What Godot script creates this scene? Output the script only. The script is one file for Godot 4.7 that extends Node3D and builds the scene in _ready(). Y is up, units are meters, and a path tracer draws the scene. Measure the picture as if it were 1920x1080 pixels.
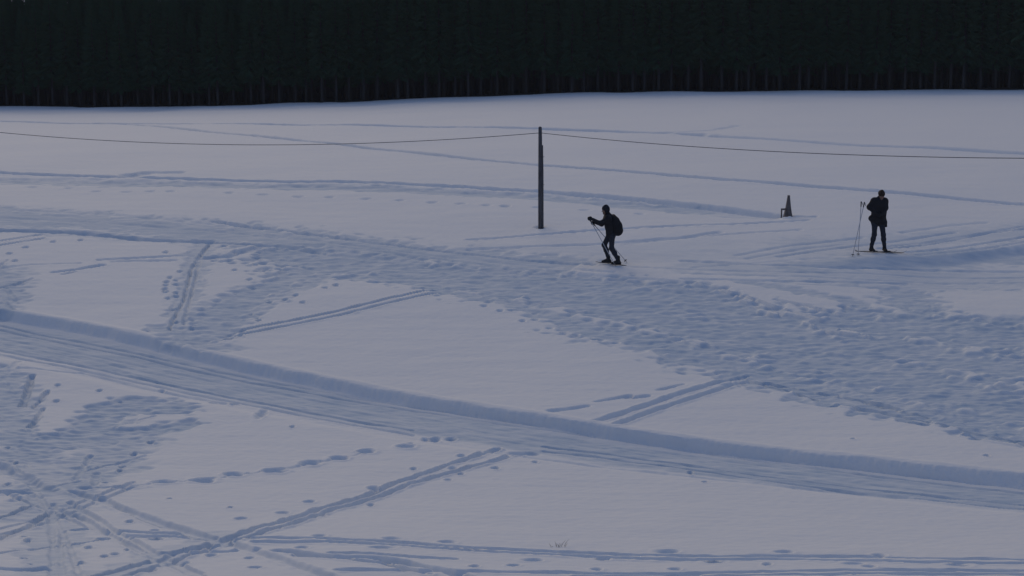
extends Node3D
# A snowfield with ski trails below a dark spruce wood, two skiers. Distances "d" run away from the camera (z = -d).

var M := {}
var used := {}
var rng := RandomNumberGenerator.new()

# ------------------------------------------------------------------ camera, sky, sun
func set_up_light() -> void:
	var cam := Camera3D.new()
	cam.name = "camera"
	cam.fov = 15.3757
	cam.near = 0.5
	cam.far = 4000.0
	cam.position = Vector3(0, 10.5, 0)
	cam.rotation = Vector3(-0.1958, 0, 0)
	add_child(cam)
	cam.current = true

	var sky_mat := ProceduralSkyMaterial.new()
	sky_mat.sky_top_color = Color(0.495, 0.60, 0.79)
	sky_mat.sky_horizon_color = Color(0.70, 0.732, 0.785)
	sky_mat.sky_curve = 0.16
	sky_mat.ground_horizon_color = Color(0.55, 0.57, 0.62)
	sky_mat.ground_bottom_color = Color(0.5, 0.52, 0.56)
	sky_mat.sun_angle_max = 55.0
	sky_mat.sun_curve = 0.15
	var sky := Sky.new()
	sky.sky_material = sky_mat
	var env := Environment.new()
	env.background_mode = Environment.BG_SKY
	env.sky = sky
	env.background_energy_multiplier = 1.0
	env.ambient_light_source = Environment.AMBIENT_SOURCE_SKY
	env.tonemap_mode = Environment.TONE_MAPPER_LINEAR
	env.tonemap_exposure = 0.55
	env.fog_enabled = true
	env.fog_density = 0.00023
	env.fog_light_color = Color(0.80, 0.83, 0.88)
	env.sdfgi_enabled = true
	env.ssao_enabled = true
	env.ssil_enabled = true
	var we := WorldEnvironment.new()
	we.name = "world_environment"
	we.environment = env
	add_child(we)

	# a low sun behind the wood, veiled by thin cloud
	var sun := DirectionalLight3D.new()
	sun.name = "sun"
	sun.light_color = Color(1.0, 0.925, 0.83)
	sun.light_energy = 0.5
	sun.light_angular_distance = 42.0
	sun.shadow_enabled = true
	sun.rotation = Vector3(deg_to_rad(-23.0), deg_to_rad(180.0 + 18.0), 0)
	add_child(sun)

# ------------------------------------------------------------------ naming and building helpers
func numbered(called: String) -> String:
	var n: int = used.get(called, 0)
	used[called] = n + 1
	return called if n == 0 else "%s_%03d" % [called, n]

func thing(called: String, label: String, category: String, at := Vector3.ZERO, group := "") -> Node3D:
	var o := Node3D.new()
	o.name = numbered(called)
	add_child(o, true)
	o.position = at
	o.set_meta("label", label)
	o.set_meta("category", category)
	if group:
		o.set_meta("group", group)
	return o

func part(called: String, mesh: Mesh, m: Material, parent: Node3D) -> MeshInstance3D:
	var o := MeshInstance3D.new()
	o.name = called
	o.mesh = mesh
	o.material_override = m
	parent.add_child(o, true)
	return o

func mat(c: Color, rough := 0.9, bump := 0.0, scale := 3.0, cool := 1.0) -> StandardMaterial3D:
	var m := StandardMaterial3D.new()
	m.albedo_color = c.linear_to_srgb()
	m.roughness = rough
	m.metallic_specular = 0.3
	if bump > 0.0:
		var n := FastNoiseLite.new()
		n.seed = int(scale * 17.0)
		n.frequency = 0.03
		n.fractal_octaves = 4
		var t := NoiseTexture2D.new()
		t.width = 256
		t.height = 256
		t.seamless = true
		t.as_normal_map = true
		t.bump_strength = 6.0
		t.noise = n
		m.normal_enabled = true
		m.normal_scale = bump
		m.normal_texture = t
		m.uv1_triplanar = true
		m.uv1_scale = Vector3.ONE * scale
	return m

func wood(c: Color, stretch: Vector3) -> StandardMaterial3D:
	var m := mat(c, 0.85, 0.6, 1.0)
	m.uv1_scale = stretch
	var n := FastNoiseLite.new()
	n.seed = 5
	n.frequency = 0.02
	n.fractal_octaves = 4
	var ramp := Gradient.new()
	ramp.set_color(0, Color(0.62, 0.60, 0.60))
	ramp.set_color(1, Color(1, 1, 1))
	var t := NoiseTexture2D.new()
	t.width = 256
	t.height = 256
	t.seamless = true
	t.noise = n
	t.color_ramp = ramp
	m.albedo_texture = t
	return m

# a tube through points with a radius at each; closed by rounded or flat ends
func tube(st: SurfaceTool, pts: PackedVector3Array, radii: PackedFloat32Array, sides := 8) -> void:
	var side_ref := Vector3(0.31, 0.2, 0.93).normalized()
	var rings := []
	for i in pts.size():
		var t := (pts[mini(i + 1, pts.size() - 1)] - pts[maxi(i - 1, 0)]).normalized()
		var a := t.cross(side_ref).normalized()
		if a.length() < 0.1:
			a = t.cross(Vector3.RIGHT).normalized()
		var b := t.cross(a)
		var ring := PackedVector3Array()
		for k in sides:
			var f := TAU * k / sides
			ring.append(pts[i] + (a * cos(f) + b * sin(f)) * radii[i])
		rings.append(ring)
	for i in pts.size() - 1:
		var p: PackedVector3Array = rings[i]
		var q: PackedVector3Array = rings[i + 1]
		for k in sides:
			var l := (k + 1) % sides
			for v in [p[k], q[k], p[l], p[l], q[k], q[l]]:
				st.add_vertex(v)
	for e in [0, pts.size() - 1]:
		var r: PackedVector3Array = rings[e]
		for k in sides:
			var l := (k + 1) % sides
			for v in ([pts[e], r[k], r[l]] if e == 0 else [pts[e], r[l], r[k]]):
				st.add_vertex(v)

func tube_mesh(pts: Array, radii: Array, sides := 8, smooth := true) -> ArrayMesh:
	var st := SurfaceTool.new()
	st.begin(Mesh.PRIMITIVE_TRIANGLES)
	st.set_smooth_group(0 if smooth else -1)
	tube(st, PackedVector3Array(pts), PackedFloat32Array(radii), sides)
	st.generate_normals()
	return st.commit()

# a loft of closed sections (all with the same number of points), capped; flat shaded
func loft(sections: Array, smooth := false) -> ArrayMesh:
	var st := SurfaceTool.new()
	st.begin(Mesh.PRIMITIVE_TRIANGLES)
	st.set_smooth_group(0 if smooth else -1)
	for i in sections.size() - 1:
		var p: Array = sections[i]
		var q: Array = sections[i + 1]
		for k in p.size():
			var l := (k + 1) % p.size()
			for v in [p[k], q[k], p[l], p[l], q[k], q[l]]:
				st.add_vertex(v)
	for e in [0, sections.size() - 1]:
		var r: Array = sections[e]
		for k in range(1, r.size() - 1):
			for v in ([r[0], r[k], r[k + 1]] if e == 0 else [r[0], r[k + 1], r[k]]):
				st.add_vertex(v)
	st.generate_normals()
	return st.commit()

# a rectangle section with cut corners, in the x-z plane
func rect(cx: float, y: float, cz: float, hx: float, hz: float, cut := 0.004) -> Array:
	return [Vector3(cx - hx, y, cz - hz + cut), Vector3(cx - hx, y, cz + hz - cut), Vector3(cx - hx + cut, y, cz + hz), Vector3(cx + hx - cut, y, cz + hz),
		Vector3(cx + hx, y, cz + hz - cut), Vector3(cx + hx, y, cz - hz + cut), Vector3(cx + hx - cut, y, cz - hz), Vector3(cx - hx + cut, y, cz - hz)]

# ------------------------------------------------------------------ the snow
const U_MAX := 0.33
const NU := 1080
var EDGE1: Array[Vector2] = [Vector2(-14.98, 52.94), Vector2(-12.36, 50.42), Vector2(-10.55, 49.13), Vector2(-8.62, 47.45), Vector2(-6.53, 45.50), Vector2(-4.50, 43.77), Vector2(-2.83, 42.37), Vector2(-1.16, 40.93), Vector2(0.41, 39.62), Vector2(1.89, 38.47), Vector2(3.30, 37.53), Vector2(4.65, 36.65), Vector2(5.94, 35.83), Vector2(7.17, 35.02), Vector2(8.51, 34.17), Vector2(9.87, 33.33)]
var EDGE2: Array[Vector2] = [Vector2(6.20, 55.40), Vector2(7.65, 56.01), Vector2(10.00, 57.28), Vector2(12.07, 57.93), Vector2(13.29, 59.02), Vector2(14.55, 59.72), Vector2(16.83, 60.87)]
var RISE: Array[Vector2] = [Vector2(-60.00, -0.80), Vector2(-38.00, -0.78), Vector2(-30.00, -0.82), Vector2(-24.00, -0.80), Vector2(-10.00, -0.40), Vector2(0.00, 0.04), Vector2(6.00, 0.20), Vector2(13.00, 0.28), Vector2(37.00, 0.44), Vector2(60.00, 0.50)]
var us := PackedFloat32Array()
var ds := PackedFloat32Array()
var first_u := 0
var d_low := PackedInt32Array()
var NC := 0
var NR := 0
var low := PackedFloat32Array()     # what grooves and pits take away
var rim_up := PackedFloat32Array()  # what they throw up
var mess := PackedFloat32Array()    # how far the snow is churned
var pack_shade := PackedFloat32Array()    # how far it is pressed down, with track shade added
var height := PackedFloat32Array()
var n_fine := FastNoiseLite.new()
var n_lump := FastNoiseLite.new()

func along(tab: Array[Vector2], x: float) -> float:
	var i := 0
	while i < tab.size() - 2 and x > tab[i + 1].x:
		i += 1
	var a := tab[i]
	var b := tab[i + 1]
	return a.y + (b.y - a.y) * (x - a.x) / (b.x - a.x)

func sm(t: float) -> float:
	t = clampf(t, 0.0, 1.0)
	return t * t * (3.0 - 2.0 * t)

# the lie of the land: a near-level field, falling away gently beyond 62 m towards the wood at 150 m
func land(x: float, d: float) -> float:
	var h := 0.0
	var w := d - 62.0
	if w > 0.0:
		h -= 0.0818 * w * w / (w + 28.0)
	if d < 24.0:
		h += 6.5 * (1.0 - sm(d / 24.0))
	if d < 46.0:
		h += 0.004 * pow(46.0 - maxf(d, 22.0), 2.0)
	if d > 80.0:
		h += along(RISE, clampf(x, -60.0, 60.0)) * sm((d - 80.0) / 68.0)
	if d > 149.8:
		var past := minf(d, 420.0) - 149.8
		h -= 0.072 * past * sm(past / 3.0)
		h += 0.0818 * (minf(d, 420.0) - 149.8) * 0.8
	if d > 420.0:
		h = lerpf(h, -14.0, sm((d - 420.0) / 200.0))
	return h

# the groomed trail lies 0.3 m lower than the field behind it; a second bank rises on the right
func banks(x: float, d: float) -> float:
	var h := 0.0
	if d < 90.0 and d > 20.0 and absf(x) < 40.0:
		var e := along(EDGE1, x)
		if d < e + 0.6 and d > e - 15.0:
			var slope := along(EDGE1, x + 0.5) - along(EDGE1, x - 0.5)
			var lat := (e - d) / sqrt(1.0 + slope * slope)
			var crumble := n_fine.get_noise_2d(x * 1.6, d * 1.6) * 0.03 + n_fine.get_noise_2d(x * 13.0, d * 13.0) * 0.012
			var edge := 2.2 - 0.045 * x
			h -= 0.20 * sm((lat + crumble) / 0.2) * (1.0 - 0.3 * sm((lat - edge - 0.15) / 0.5)) * (1.0 - sm((lat - 3.5) / 7.0))
			h += 0.03 * exp(-pow((lat + 0.12) / 0.12, 2.0))
			if lat > 0.2 and lat < edge + 0.4:
				var bed := sm((lat - 0.2) / 0.2) * (1.0 - sm((lat - edge) / 0.4))
				h += bed * (0.004 * n_fine.get_noise_2d(x * 0.9, lat * 24.0) + 0.012 * n_lump.get_noise_2d(x * 1.2, lat * 7.0))
		if x > 7.0:
			var e2 := along(EDGE2, x)
			var lat2 := e2 - d
			if lat2 > -0.3 and lat2 < 10.0:
				h -= 0.20 * sm((x - 7.2) / 4.5) * sm(lat2 / 0.9) * (1.0 - sm((lat2 - 2.2) / 7.0))
	return h

# the machine-pressed bed of the groomed trail, toned like the tracks
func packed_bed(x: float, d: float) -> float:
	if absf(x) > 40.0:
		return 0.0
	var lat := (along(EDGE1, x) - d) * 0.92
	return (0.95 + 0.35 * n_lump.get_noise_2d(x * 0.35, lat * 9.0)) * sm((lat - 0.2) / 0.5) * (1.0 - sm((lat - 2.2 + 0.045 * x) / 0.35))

func width_at(d: float) -> float:
	return maxf(d, 25.0) + 10.0

func first_row(d: float) -> int:
	return clampi(ds.bsearch(d), 1, NR - 2)

# visits the cells near each stretch of a line and calls for a way of changing them: 0 groove, 1 churned strip
func sweep(pts: Array, hw: float, reach: float, how: int, a: float, b: float, ragged: float, packing_shade := 0.0) -> void:
	var pad := hw * reach
	for s in pts.size() - 1:
		var p: Vector2 = pts[s]
		var q: Vector2 = pts[s + 1]
		var e := q - p
		var e2 := maxf(e.length_squared(), 1e-9)
		for r in range(first_row(minf(p.y, q.y) - pad), first_row(maxf(p.y, q.y) + pad) + 1):
			var d := ds[r]
			var t0 := 0.0
			var t1 := 1.0
			if absf(e.y) > 1e-4:
				t0 = clampf((d - pad - p.y) / e.y, 0.0, 1.0)
				t1 = clampf((d + pad - p.y) / e.y, 0.0, 1.0)
			var xa := p.x + e.x * t0
			var xb := p.x + e.x * t1
			var wd := width_at(d)
			var k := float(NU) / (2.0 * U_MAX)
			var c0 := clampi(int(((minf(xa, xb) - pad) / wd + U_MAX) * k), 0, NU) + first_u
			var c1 := clampi(int(((maxf(xa, xb) + pad) / wd + U_MAX) * k) + 1, 0, NU) + first_u
			for c in range(c0, c1 + 1):
				var x := us[c] * wd
				var v := Vector2(x, d)
				var t := clampf((v - p).dot(e) / e2, 0.0, 1.0)
				var far := v.distance_to(p + e * t) / hw
				if far > reach:
					continue
				var i := r * NC + c
				if how == 0:
					if ragged > 0.0:
						far += ragged * (n_fine.get_noise_2d(x * 7.0, d * 7.0) * 0.22 + n_fine.get_noise_2d(x * 1.6, d * 1.6) * 0.7)
					if far < 1.0:
						var deep := -a * (1.0 - sm((far - 0.35) / 0.65)) * (1.0 + (0.35 if ragged > 0.0 else 0.12) * n_lump.get_noise_2d(x * 1.2, d * 1.6))
						if deep < low[i]:
							low[i] = deep
					if b > 0.0 and far > 0.8:
						var up := b * sm((far - 0.8) / 0.35) * (1.0 - sm((far - 1.2) / 0.6)) * (0.7 + 0.6 * n_lump.get_noise_2d(x * 2.0, d * 3.0))
						if up > rim_up[i]:
							rim_up[i] = up
				else:
					far += 0.45 * n_lump.get_noise_2d(x * 1.1 + 40.0, d * 1.1) + 0.3 * n_fine.get_noise_2d(x * 4.0, d * 4.0)
					var m := 1.0 - sm((far - 0.55) / 0.5)
					if a * m > mess[i]:
						mess[i] = a * m
					var soft := packing_shade * (1.0 - sm((far - 0.4) / 0.75))
					if soft > pack_shade[i]:
						pack_shade[i] = soft
					if b > 0.0:
						var down := -b * (1.0 - sm((far - 0.6) / 0.4))
						if down < low[i]:
							low[i] = down

func groove(pts: Array, hw: float, depth: float, rim: float, ragged: float) -> void:
	sweep(pts, hw, 1.9, 0, depth, rim, ragged)

func churn(pts: Array, hw: float, amount: float, lowered: float, packing_shade: float) -> void:
	sweep(pts, hw, 1.6, 1, amount, lowered, 0.0, packing_shade)
	if amount < 0.5:
		return
	# boot prints and short scrapes of skis among the lumps
	for s in pts.size() - 1:
		var p: Vector2 = pts[s]
		var q: Vector2 = pts[s + 1]
		var prints := []
		for k in int(p.distance_to(q) * hw * 1.5):
			var v := p.lerp(q, rng.randf()) + Vector2(rng.randf_range(-1, 1), rng.randf_range(-1, 1)) * hw * 0.95
			prints.append([v.x, v.y, rng.randf_range(0.09, 0.2), rng.randf_range(0.07, 0.12), rng.randf_range(0.02, 0.045), rng.randf_range(-0.7, 0.7)])
			if k % 5 == 0:
				var along_ := (q - p).normalized().rotated(rng.randf_range(-0.5, 0.5)) * rng.randf_range(0.5, 1.3)
				groove([v - along_, v + along_ * 0.3, v + along_], rng.randf_range(0.05, 0.08), 0.028, 0.012, 0.3)
		pits(prints)

# x, d, half length, half width, depth, turn
func pits(list: Array) -> void:
	for f in list:
		var cx: float = f[0]
		var cd: float = f[1]
		var rx: float = f[2]
		var rd: float = f[3]
		var turn: float = f[5]
		var big := maxf(rx, rd) * 1.7
		for r in range(first_row(cd - big), first_row(cd + big) + 1):
			var d := ds[r]
			var wd := width_at(d)
			var k := float(NU) / (2.0 * U_MAX)
			var c0 := clampi(int(((cx - big) / wd + U_MAX) * k), 0, NU) + first_u
			var c1 := clampi(int(((cx + big) / wd + U_MAX) * k) + 1, 0, NU) + first_u
			for c in range(c0, c1 + 1):
				var x := us[c] * wd
				var v := Vector2(x - cx, d - cd).rotated(-turn)
				var far := Vector2(v.x / rx, v.y / rd).length() + 0.16 * n_fine.get_noise_2d(x * 6.0, d * 6.0)
				var i := r * NC + c
				if far < 1.0:
					low[i] = minf(low[i], -0.8 * f[4] * (1.0 - sm((far - 0.35) / 0.65)))
				elif far < 1.7:
					rim_up[i] = maxf(rim_up[i], 0.12 * f[4] * sm((far - 0.95) / 0.2) * (1.0 - sm((far - 1.2) / 0.5)))

func lay_grid() -> void:
	n_fine.seed = 3
	n_fine.noise_type = FastNoiseLite.TYPE_SIMPLEX
	n_fine.frequency = 0.5
	n_fine.fractal_type = FastNoiseLite.FRACTAL_NONE
	n_lump.seed = 8
	n_lump.noise_type = FastNoiseLite.TYPE_SIMPLEX
	n_lump.frequency = 0.5
	n_lump.fractal_octaves = 3
	var outer: Array[float] = []
	var u := U_MAX
	var step := 0.004
	while u < 14.0:
		step *= 1.35
		u += step
		outer.append(u)
	for i in range(outer.size() - 1, -1, -1):
		us.append(-outer[i])
	first_u = us.size()
	for i in NU + 1:
		us.append(-U_MAX + 2.0 * U_MAX * i / NU)
	for o in outer:
		us.append(o)
	var d := -250.0
	while d < 25.0:
		ds.append(d)
		d += clampf((25.5 - d) * 0.25, 0.15, 40.0)
	d = 25.0
	while d < 151.0:
		ds.append(d)
		d += maxf(0.038, d * d * lerpf(2.9e-5, 1.9e-5, sm((d - 70.0) / 25.0)))
	var grow := 0.7
	while d < 2600.0:
		ds.append(d)
		grow *= 1.25
		d += grow
	NC = us.size()
	NR = ds.size()
	low.resize(NC * NR)
	rim_up.resize(NC * NR)
	mess.resize(NC * NR)
	pack_shade.resize(NC * NR)
	height.resize(NC * NR)

func settle_snow() -> ArrayMesh:
	var ps := PackedVector3Array()
	var ns := PackedVector3Array()
	ps.resize(NC * NR)
	ns.resize(NC * NR)
	var cs := PackedColorArray()
	cs.resize(NC * NR)
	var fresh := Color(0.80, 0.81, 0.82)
	var trodden_shade := Color(0.52, 0.605, 0.70)  # compacted snow tone, with the shade of the tracks mixed into it
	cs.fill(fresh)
	for r in NR:
		var d := ds[r]
		var wd := width_at(d)
		for c in NC:
			var x := us[c] * wd
			var i := r * NC + c
			var y := land(x, d)
			if d > 150.4:
				y -= 0.5 * sm((d - 150.4) / 1.2)
			if d > 25.0 and d < 152.0:
				y += banks(x, d)
				y += 0.035 * n_fine.get_noise_2d(x * 0.22, d * 0.22) + 0.010 * n_lump.get_noise_2d(x * 0.8, d * 1.1) + 0.003 * n_fine.get_noise_2d(x * 7.0, d * 9.0) + 0.005 * n_lump.get_noise_2d(x * 0.5 + d * 0.35, d * 2.4)
				var m := mess[i]
				if m > 0.01:
					var a := n_lump.get_noise_2d(x * 1.8 + 90.0, d * 4.0)
					var a2 := n_fine.get_noise_2d(x * 4.6, d * 8.0 + 30.0)
					y += m * (0.024 * a + 0.012 * a2 - 0.02)
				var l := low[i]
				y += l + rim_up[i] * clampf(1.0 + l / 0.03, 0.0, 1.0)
				# compacted snow is greyer and bluer; shade of tracks and bank painted in
				var packed_shade := clampf(maxf(pack_shade[i], packed_bed(x, d)) + 0.3 * clampf(-l / 0.06, 0.0, 1.0), 0.0, 1.0)
				packed_shade *= 0.88 + 0.30 * n_lump.get_noise_2d(x * 0.6 + 11.0, d * 2.4) + 0.25 * n_fine.get_noise_2d(x * 2.4, d * 7.0 + 5.0)
				cs[i] = fresh.lerp(trodden_shade, packed_shade)
			height[i] = y
			ps[i] = Vector3(x, y, -d)
	for r in NR:
		for c in NC:
			var i := r * NC + c
			var across := ps[i + (1 if c < NC - 1 else 0)] - ps[i - (1 if c > 0 else 0)]
			var away := ps[i + (NC if r < NR - 1 else 0)] - ps[i - (NC if r > 0 else 0)]
			ns[i] = across.cross(away).normalized()
	var idx := PackedInt32Array()
	idx.resize((NC - 1) * (NR - 1) * 6)
	var k := 0
	for r in NR - 1:
		for c in NC - 1:
			var i := r * NC + c
			idx[k] = i
			idx[k + 1] = i + NC
			idx[k + 2] = i + 1
			idx[k + 3] = i + 1
			idx[k + 4] = i + NC
			idx[k + 5] = i + NC + 1
			k += 6
	var arr := []
	arr.resize(Mesh.ARRAY_MAX)
	arr[Mesh.ARRAY_VERTEX] = ps
	arr[Mesh.ARRAY_NORMAL] = ns
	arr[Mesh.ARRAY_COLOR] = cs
	arr[Mesh.ARRAY_INDEX] = idx
	var mesh := ArrayMesh.new()
	mesh.add_surface_from_arrays(Mesh.PRIMITIVE_TRIANGLES, arr)
	return mesh

func snow_at(x: float, d: float) -> float:
	var r := first_row(d) - 1
	var f := (d - ds[r]) / (ds[r + 1] - ds[r])
	var u := x / width_at(d)
	if absf(u) >= U_MAX:
		return land(x, d)
	var g := (u + U_MAX) * NU / (2.0 * U_MAX)
	var c := mini(int(g), NU - 1) + first_u
	var h := g - int(g)
	return lerpf(lerpf(height[r * NC + c], height[r * NC + c + 1], h), lerpf(height[(r + 1) * NC + c], height[(r + 1) * NC + c + 1], h), f)

func on_snow(x: float, d: float, above := 0.0) -> Vector3:
	return Vector3(x, snow_at(x, d) + above, -d)

func carve() -> void:
	# ski tracks in the groomed trail
	groove([Vector2(-13.78, 50.87), Vector2(-12.14, 49.46), Vector2(-10.10, 47.67), Vector2(-8.21, 46.21), Vector2(-6.43, 44.71), Vector2(-3.58, 42.56), Vector2(-1.26, 40.81), Vector2(0.13, 39.65), Vector2(1.79, 38.41), Vector2(3.10, 37.51), Vector2(4.89, 36.32), Vector2(6.02, 35.56), Vector2(7.21, 34.76), Vector2(9.06, 33.53)], 0.060, 0.036, 0.012, 0.05)
	groove([Vector2(-13.65, 50.37), Vector2(-12.03, 48.99), Vector2(-10.01, 47.23), Vector2(-8.14, 45.79), Vector2(-6.37, 44.29), Vector2(-3.55, 42.16), Vector2(-1.25, 40.50), Vector2(0.13, 39.37), Vector2(1.78, 38.34), Vector2(3.10, 37.43), Vector2(4.86, 36.10), Vector2(5.96, 35.22), Vector2(7.14, 34.39), Vector2(8.97, 33.17)], 0.060, 0.036, 0.012, 0.05)
	groove([Vector2(-13.00, 47.90), Vector2(-11.49, 46.69), Vector2(-10.06, 45.59), Vector2(-8.26, 44.19), Vector2(-6.53, 42.76), Vector2(-4.92, 41.50), Vector2(-3.40, 40.26), Vector2(-1.89, 39.08)], 0.065, 0.036, 0.012, 0.05)
	groove([Vector2(-12.89, 47.45), Vector2(-11.39, 46.26), Vector2(-9.97, 45.17), Vector2(-8.18, 43.78), Vector2(-6.47, 42.36), Vector2(-4.87, 41.10), Vector2(-3.36, 39.86), Vector2(-1.87, 38.69)], 0.064, 0.036, 0.012, 0.05)
	groove([Vector2(-13.39, 49.40), Vector2(-11.81, 48.06), Vector2(-9.86, 46.47), Vector2(-8.02, 45.07), Vector2(-6.29, 43.68), Vector2(-3.50, 41.60), Vector2(-1.23, 39.86), Vector2(0.13, 38.78), Vector2(1.76, 37.91), Vector2(3.07, 37.00), Vector2(4.82, 35.73), Vector2(6.62, 34.48), Vector2(8.17, 33.44)], 0.060, 0.013, 0.000, 0.20)
	groove([Vector2(-13.25, 48.87), Vector2(-11.70, 47.56), Vector2(-9.76, 46.00), Vector2(-7.94, 44.60), Vector2(-6.23, 43.22), Vector2(-3.47, 41.15), Vector2(-1.22, 39.42), Vector2(0.13, 38.35), Vector2(1.75, 37.48), Vector2(3.03, 36.58), Vector2(4.76, 35.31), Vector2(6.55, 34.07), Vector2(8.07, 33.03)], 0.060, 0.011, 0.000, 0.20)
	groove([Vector2(-13.10, 48.29), Vector2(-11.57, 47.01), Vector2(-9.65, 45.48), Vector2(-7.85, 44.09), Vector2(-6.16, 42.71), Vector2(-3.43, 40.65), Vector2(-1.21, 38.93), Vector2(0.13, 37.86)], 0.060, 0.011, 0.000, 0.20)
	groove([Vector2(-11.03, 44.75), Vector2(-9.12, 44.35), Vector2(-7.36, 42.71), Vector2(-5.78, 41.55)], 0.087, 0.030, 0.000, 0.30)
	groove([Vector2(0.58, 37.62), Vector2(1.72, 36.96), Vector2(2.93, 36.15), Vector2(4.42, 34.99), Vector2(6.05, 33.89), Vector2(8.11, 32.72), Vector2(9.13, 32.19)], 0.062, 0.036, 0.012, 0.05)
	groove([Vector2(0.58, 37.24), Vector2(1.71, 36.58), Vector2(2.90, 35.78), Vector2(4.38, 34.62), Vector2(5.98, 33.53), Vector2(8.03, 32.37), Vector2(9.03, 31.84)], 0.062, 0.036, 0.012, 0.05)
	groove([Vector2(-0.57, 36.98), Vector2(0.75, 36.25), Vector2(2.90, 34.99), Vector2(4.61, 34.16), Vector2(6.40, 33.30)], 0.154, 0.025, 0.000, 0.40)
	# far tracks below the forest
	groove([Vector2(-33.87, 121.60), Vector2(-28.73, 119.23), Vector2(-20.33, 114.06), Vector2(-12.71, 110.06), Vector2(-5.28, 105.16), Vector2(1.27, 101.26), Vector2(4.73, 99.16), Vector2(8.22, 96.18)], 0.792, 0.300, 0.030, 0.00)
	groove([Vector2(8.19, 95.80), Vector2(11.43, 92.82), Vector2(14.45, 89.79), Vector2(17.58, 87.33), Vector2(23.65, 82.39)], 0.723, 0.200, 0.020, 0.00)
	groove([Vector2(-22.85, 116.70), Vector2(-18.31, 108.82), Vector2(-12.89, 98.66), Vector2(-8.28, 91.42), Vector2(-3.41, 84.56), Vector2(1.00, 79.27), Vector2(6.38, 74.37), Vector2(12.19, 69.91), Vector2(16.24, 66.89), Vector2(19.57, 64.98)], 0.354, 0.190, 0.030, 0.00)
	groove([Vector2(6.88, 97.79), Vector2(9.56, 100.18), Vector2(10.88, 103.19)], 0.380, 0.050, 0.000, 0.50)
	# upper trail bank
	groove([Vector2(-21.69, 77.52), Vector2(-18.47, 76.29), Vector2(-13.51, 74.37), Vector2(-10.41, 73.65), Vector2(-5.89, 72.94), Vector2(-1.99, 71.61), Vector2(0.89, 70.36), Vector2(4.14, 68.20), Vector2(6.21, 66.39), Vector2(8.17, 64.53)], 0.373, 0.160, 0.040, 0.00)
	groove([Vector2(-21.03, 75.12), Vector2(-17.97, 74.19), Vector2(-13.23, 72.77), Vector2(-10.19, 72.10), Vector2(-5.75, 71.13), Vector2(-1.95, 70.05), Vector2(0.87, 68.89), Vector2(4.06, 66.89), Vector2(6.14, 65.55), Vector2(7.66, 64.42)], 0.991, 0.070, 0.000, 0.30)
	groove([Vector2(-13.61, 74.93), Vector2(-13.24, 76.09), Vector2(-12.12, 76.29)], 0.506, 0.100, 0.000, 0.50)
	groove([Vector2(8.17, 64.53), Vector2(8.63, 64.31), Vector2(9.18, 64.20)], 0.156, 0.080, 0.000, 0.30)
	churn([Vector2(-17.84, 73.65), Vector2(-13.16, 72.43), Vector2(-5.76, 71.29), Vector2(0.87, 68.89), Vector2(5.66, 65.79)], 0.90, 0.12, 0.020, 1.00)
	# dashes of old footprints below it
	# thin ski tracks round the junction
	groove([Vector2(-1.22, 60.16), Vector2(0.62, 60.87), Vector2(2.66, 61.61), Vector2(5.06, 62.36), Vector2(7.01, 62.85), Vector2(8.89, 63.46)], 0.145, 0.060, 0.020, 0.20)
	groove([Vector2(-1.19, 58.60), Vector2(0.30, 58.94), Vector2(2.21, 59.20), Vector2(4.89, 60.25), Vector2(6.00, 61.15)], 0.164, 0.050, 0.010, 0.40)
	groove([Vector2(3.21, 59.28), Vector2(4.88, 60.16), Vector2(7.02, 61.15), Vector2(8.43, 61.61)], 0.123, 0.040, 0.010, 0.40)
	groove([Vector2(6.15, 57.60), Vector2(7.79, 59.02), Vector2(9.09, 59.72), Vector2(9.99, 60.33)], 0.140, 0.040, 0.000, 0.30)
	groove([Vector2(6.39, 57.12), Vector2(8.01, 58.43), Vector2(9.32, 59.20)], 0.102, 0.030, 0.000, 0.30)
	groove([Vector2(7.29, 57.36), Vector2(8.92, 58.51), Vector2(10.93, 59.80), Vector2(12.89, 61.24)], 0.124, 0.045, 0.000, 0.30)
	groove([Vector2(10.27, 58.60), Vector2(11.40, 59.11), Vector2(12.67, 60.16), Vector2(13.82, 61.24), Vector2(16.54, 62.75)], 0.131, 0.060, 0.010, 0.30)
	groove([Vector2(10.47, 58.94), Vector2(11.64, 59.54), Vector2(12.91, 60.60), Vector2(15.17, 62.36)], 0.091, 0.035, 0.010, 0.30)
	groove([Vector2(11.32, 61.15), Vector2(12.96, 62.36), Vector2(14.19, 62.95)], 0.122, 0.035, 0.000, 0.40)
	groove([Vector2(10.92, 58.10), Vector2(12.24, 58.77), Vector2(13.66, 59.80), Vector2(15.33, 61.06)], 0.108, 0.050, 0.010, 0.30)
	groove([Vector2(11.14, 57.69), Vector2(12.45, 58.35), Vector2(13.85, 59.29), Vector2(15.31, 60.33)], 0.085, 0.035, 0.010, 0.30)
	groove([Vector2(4.83, 55.86), Vector2(6.90, 56.56), Vector2(8.71, 57.12)], 0.112, 0.030, 0.000, 0.40)
	groove([Vector2(3.13, 56.01), Vector2(5.07, 55.40), Vector2(7.27, 54.95), Vector2(9.56, 55.21), Vector2(13.50, 55.24)], 0.098, 0.035, 0.000, 0.30)
	groove([Vector2(4.47, 54.88), Vector2(6.65, 54.44), Vector2(8.85, 54.31), Vector2(13.30, 54.37)], 0.097, 0.030, 0.000, 0.30)
	churn([Vector2(8.08, 58.94), Vector2(10.28, 59.54), Vector2(12.61, 60.60), Vector2(16.34, 61.98)], 1.30, 0.06, 0.000, 0.42)
	churn([Vector2(5.26, 55.86), Vector2(7.58, 55.12), Vector2(10.40, 55.19), Vector2(14.55, 54.93)], 1.40, 0.06, 0.000, 0.50)
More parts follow.
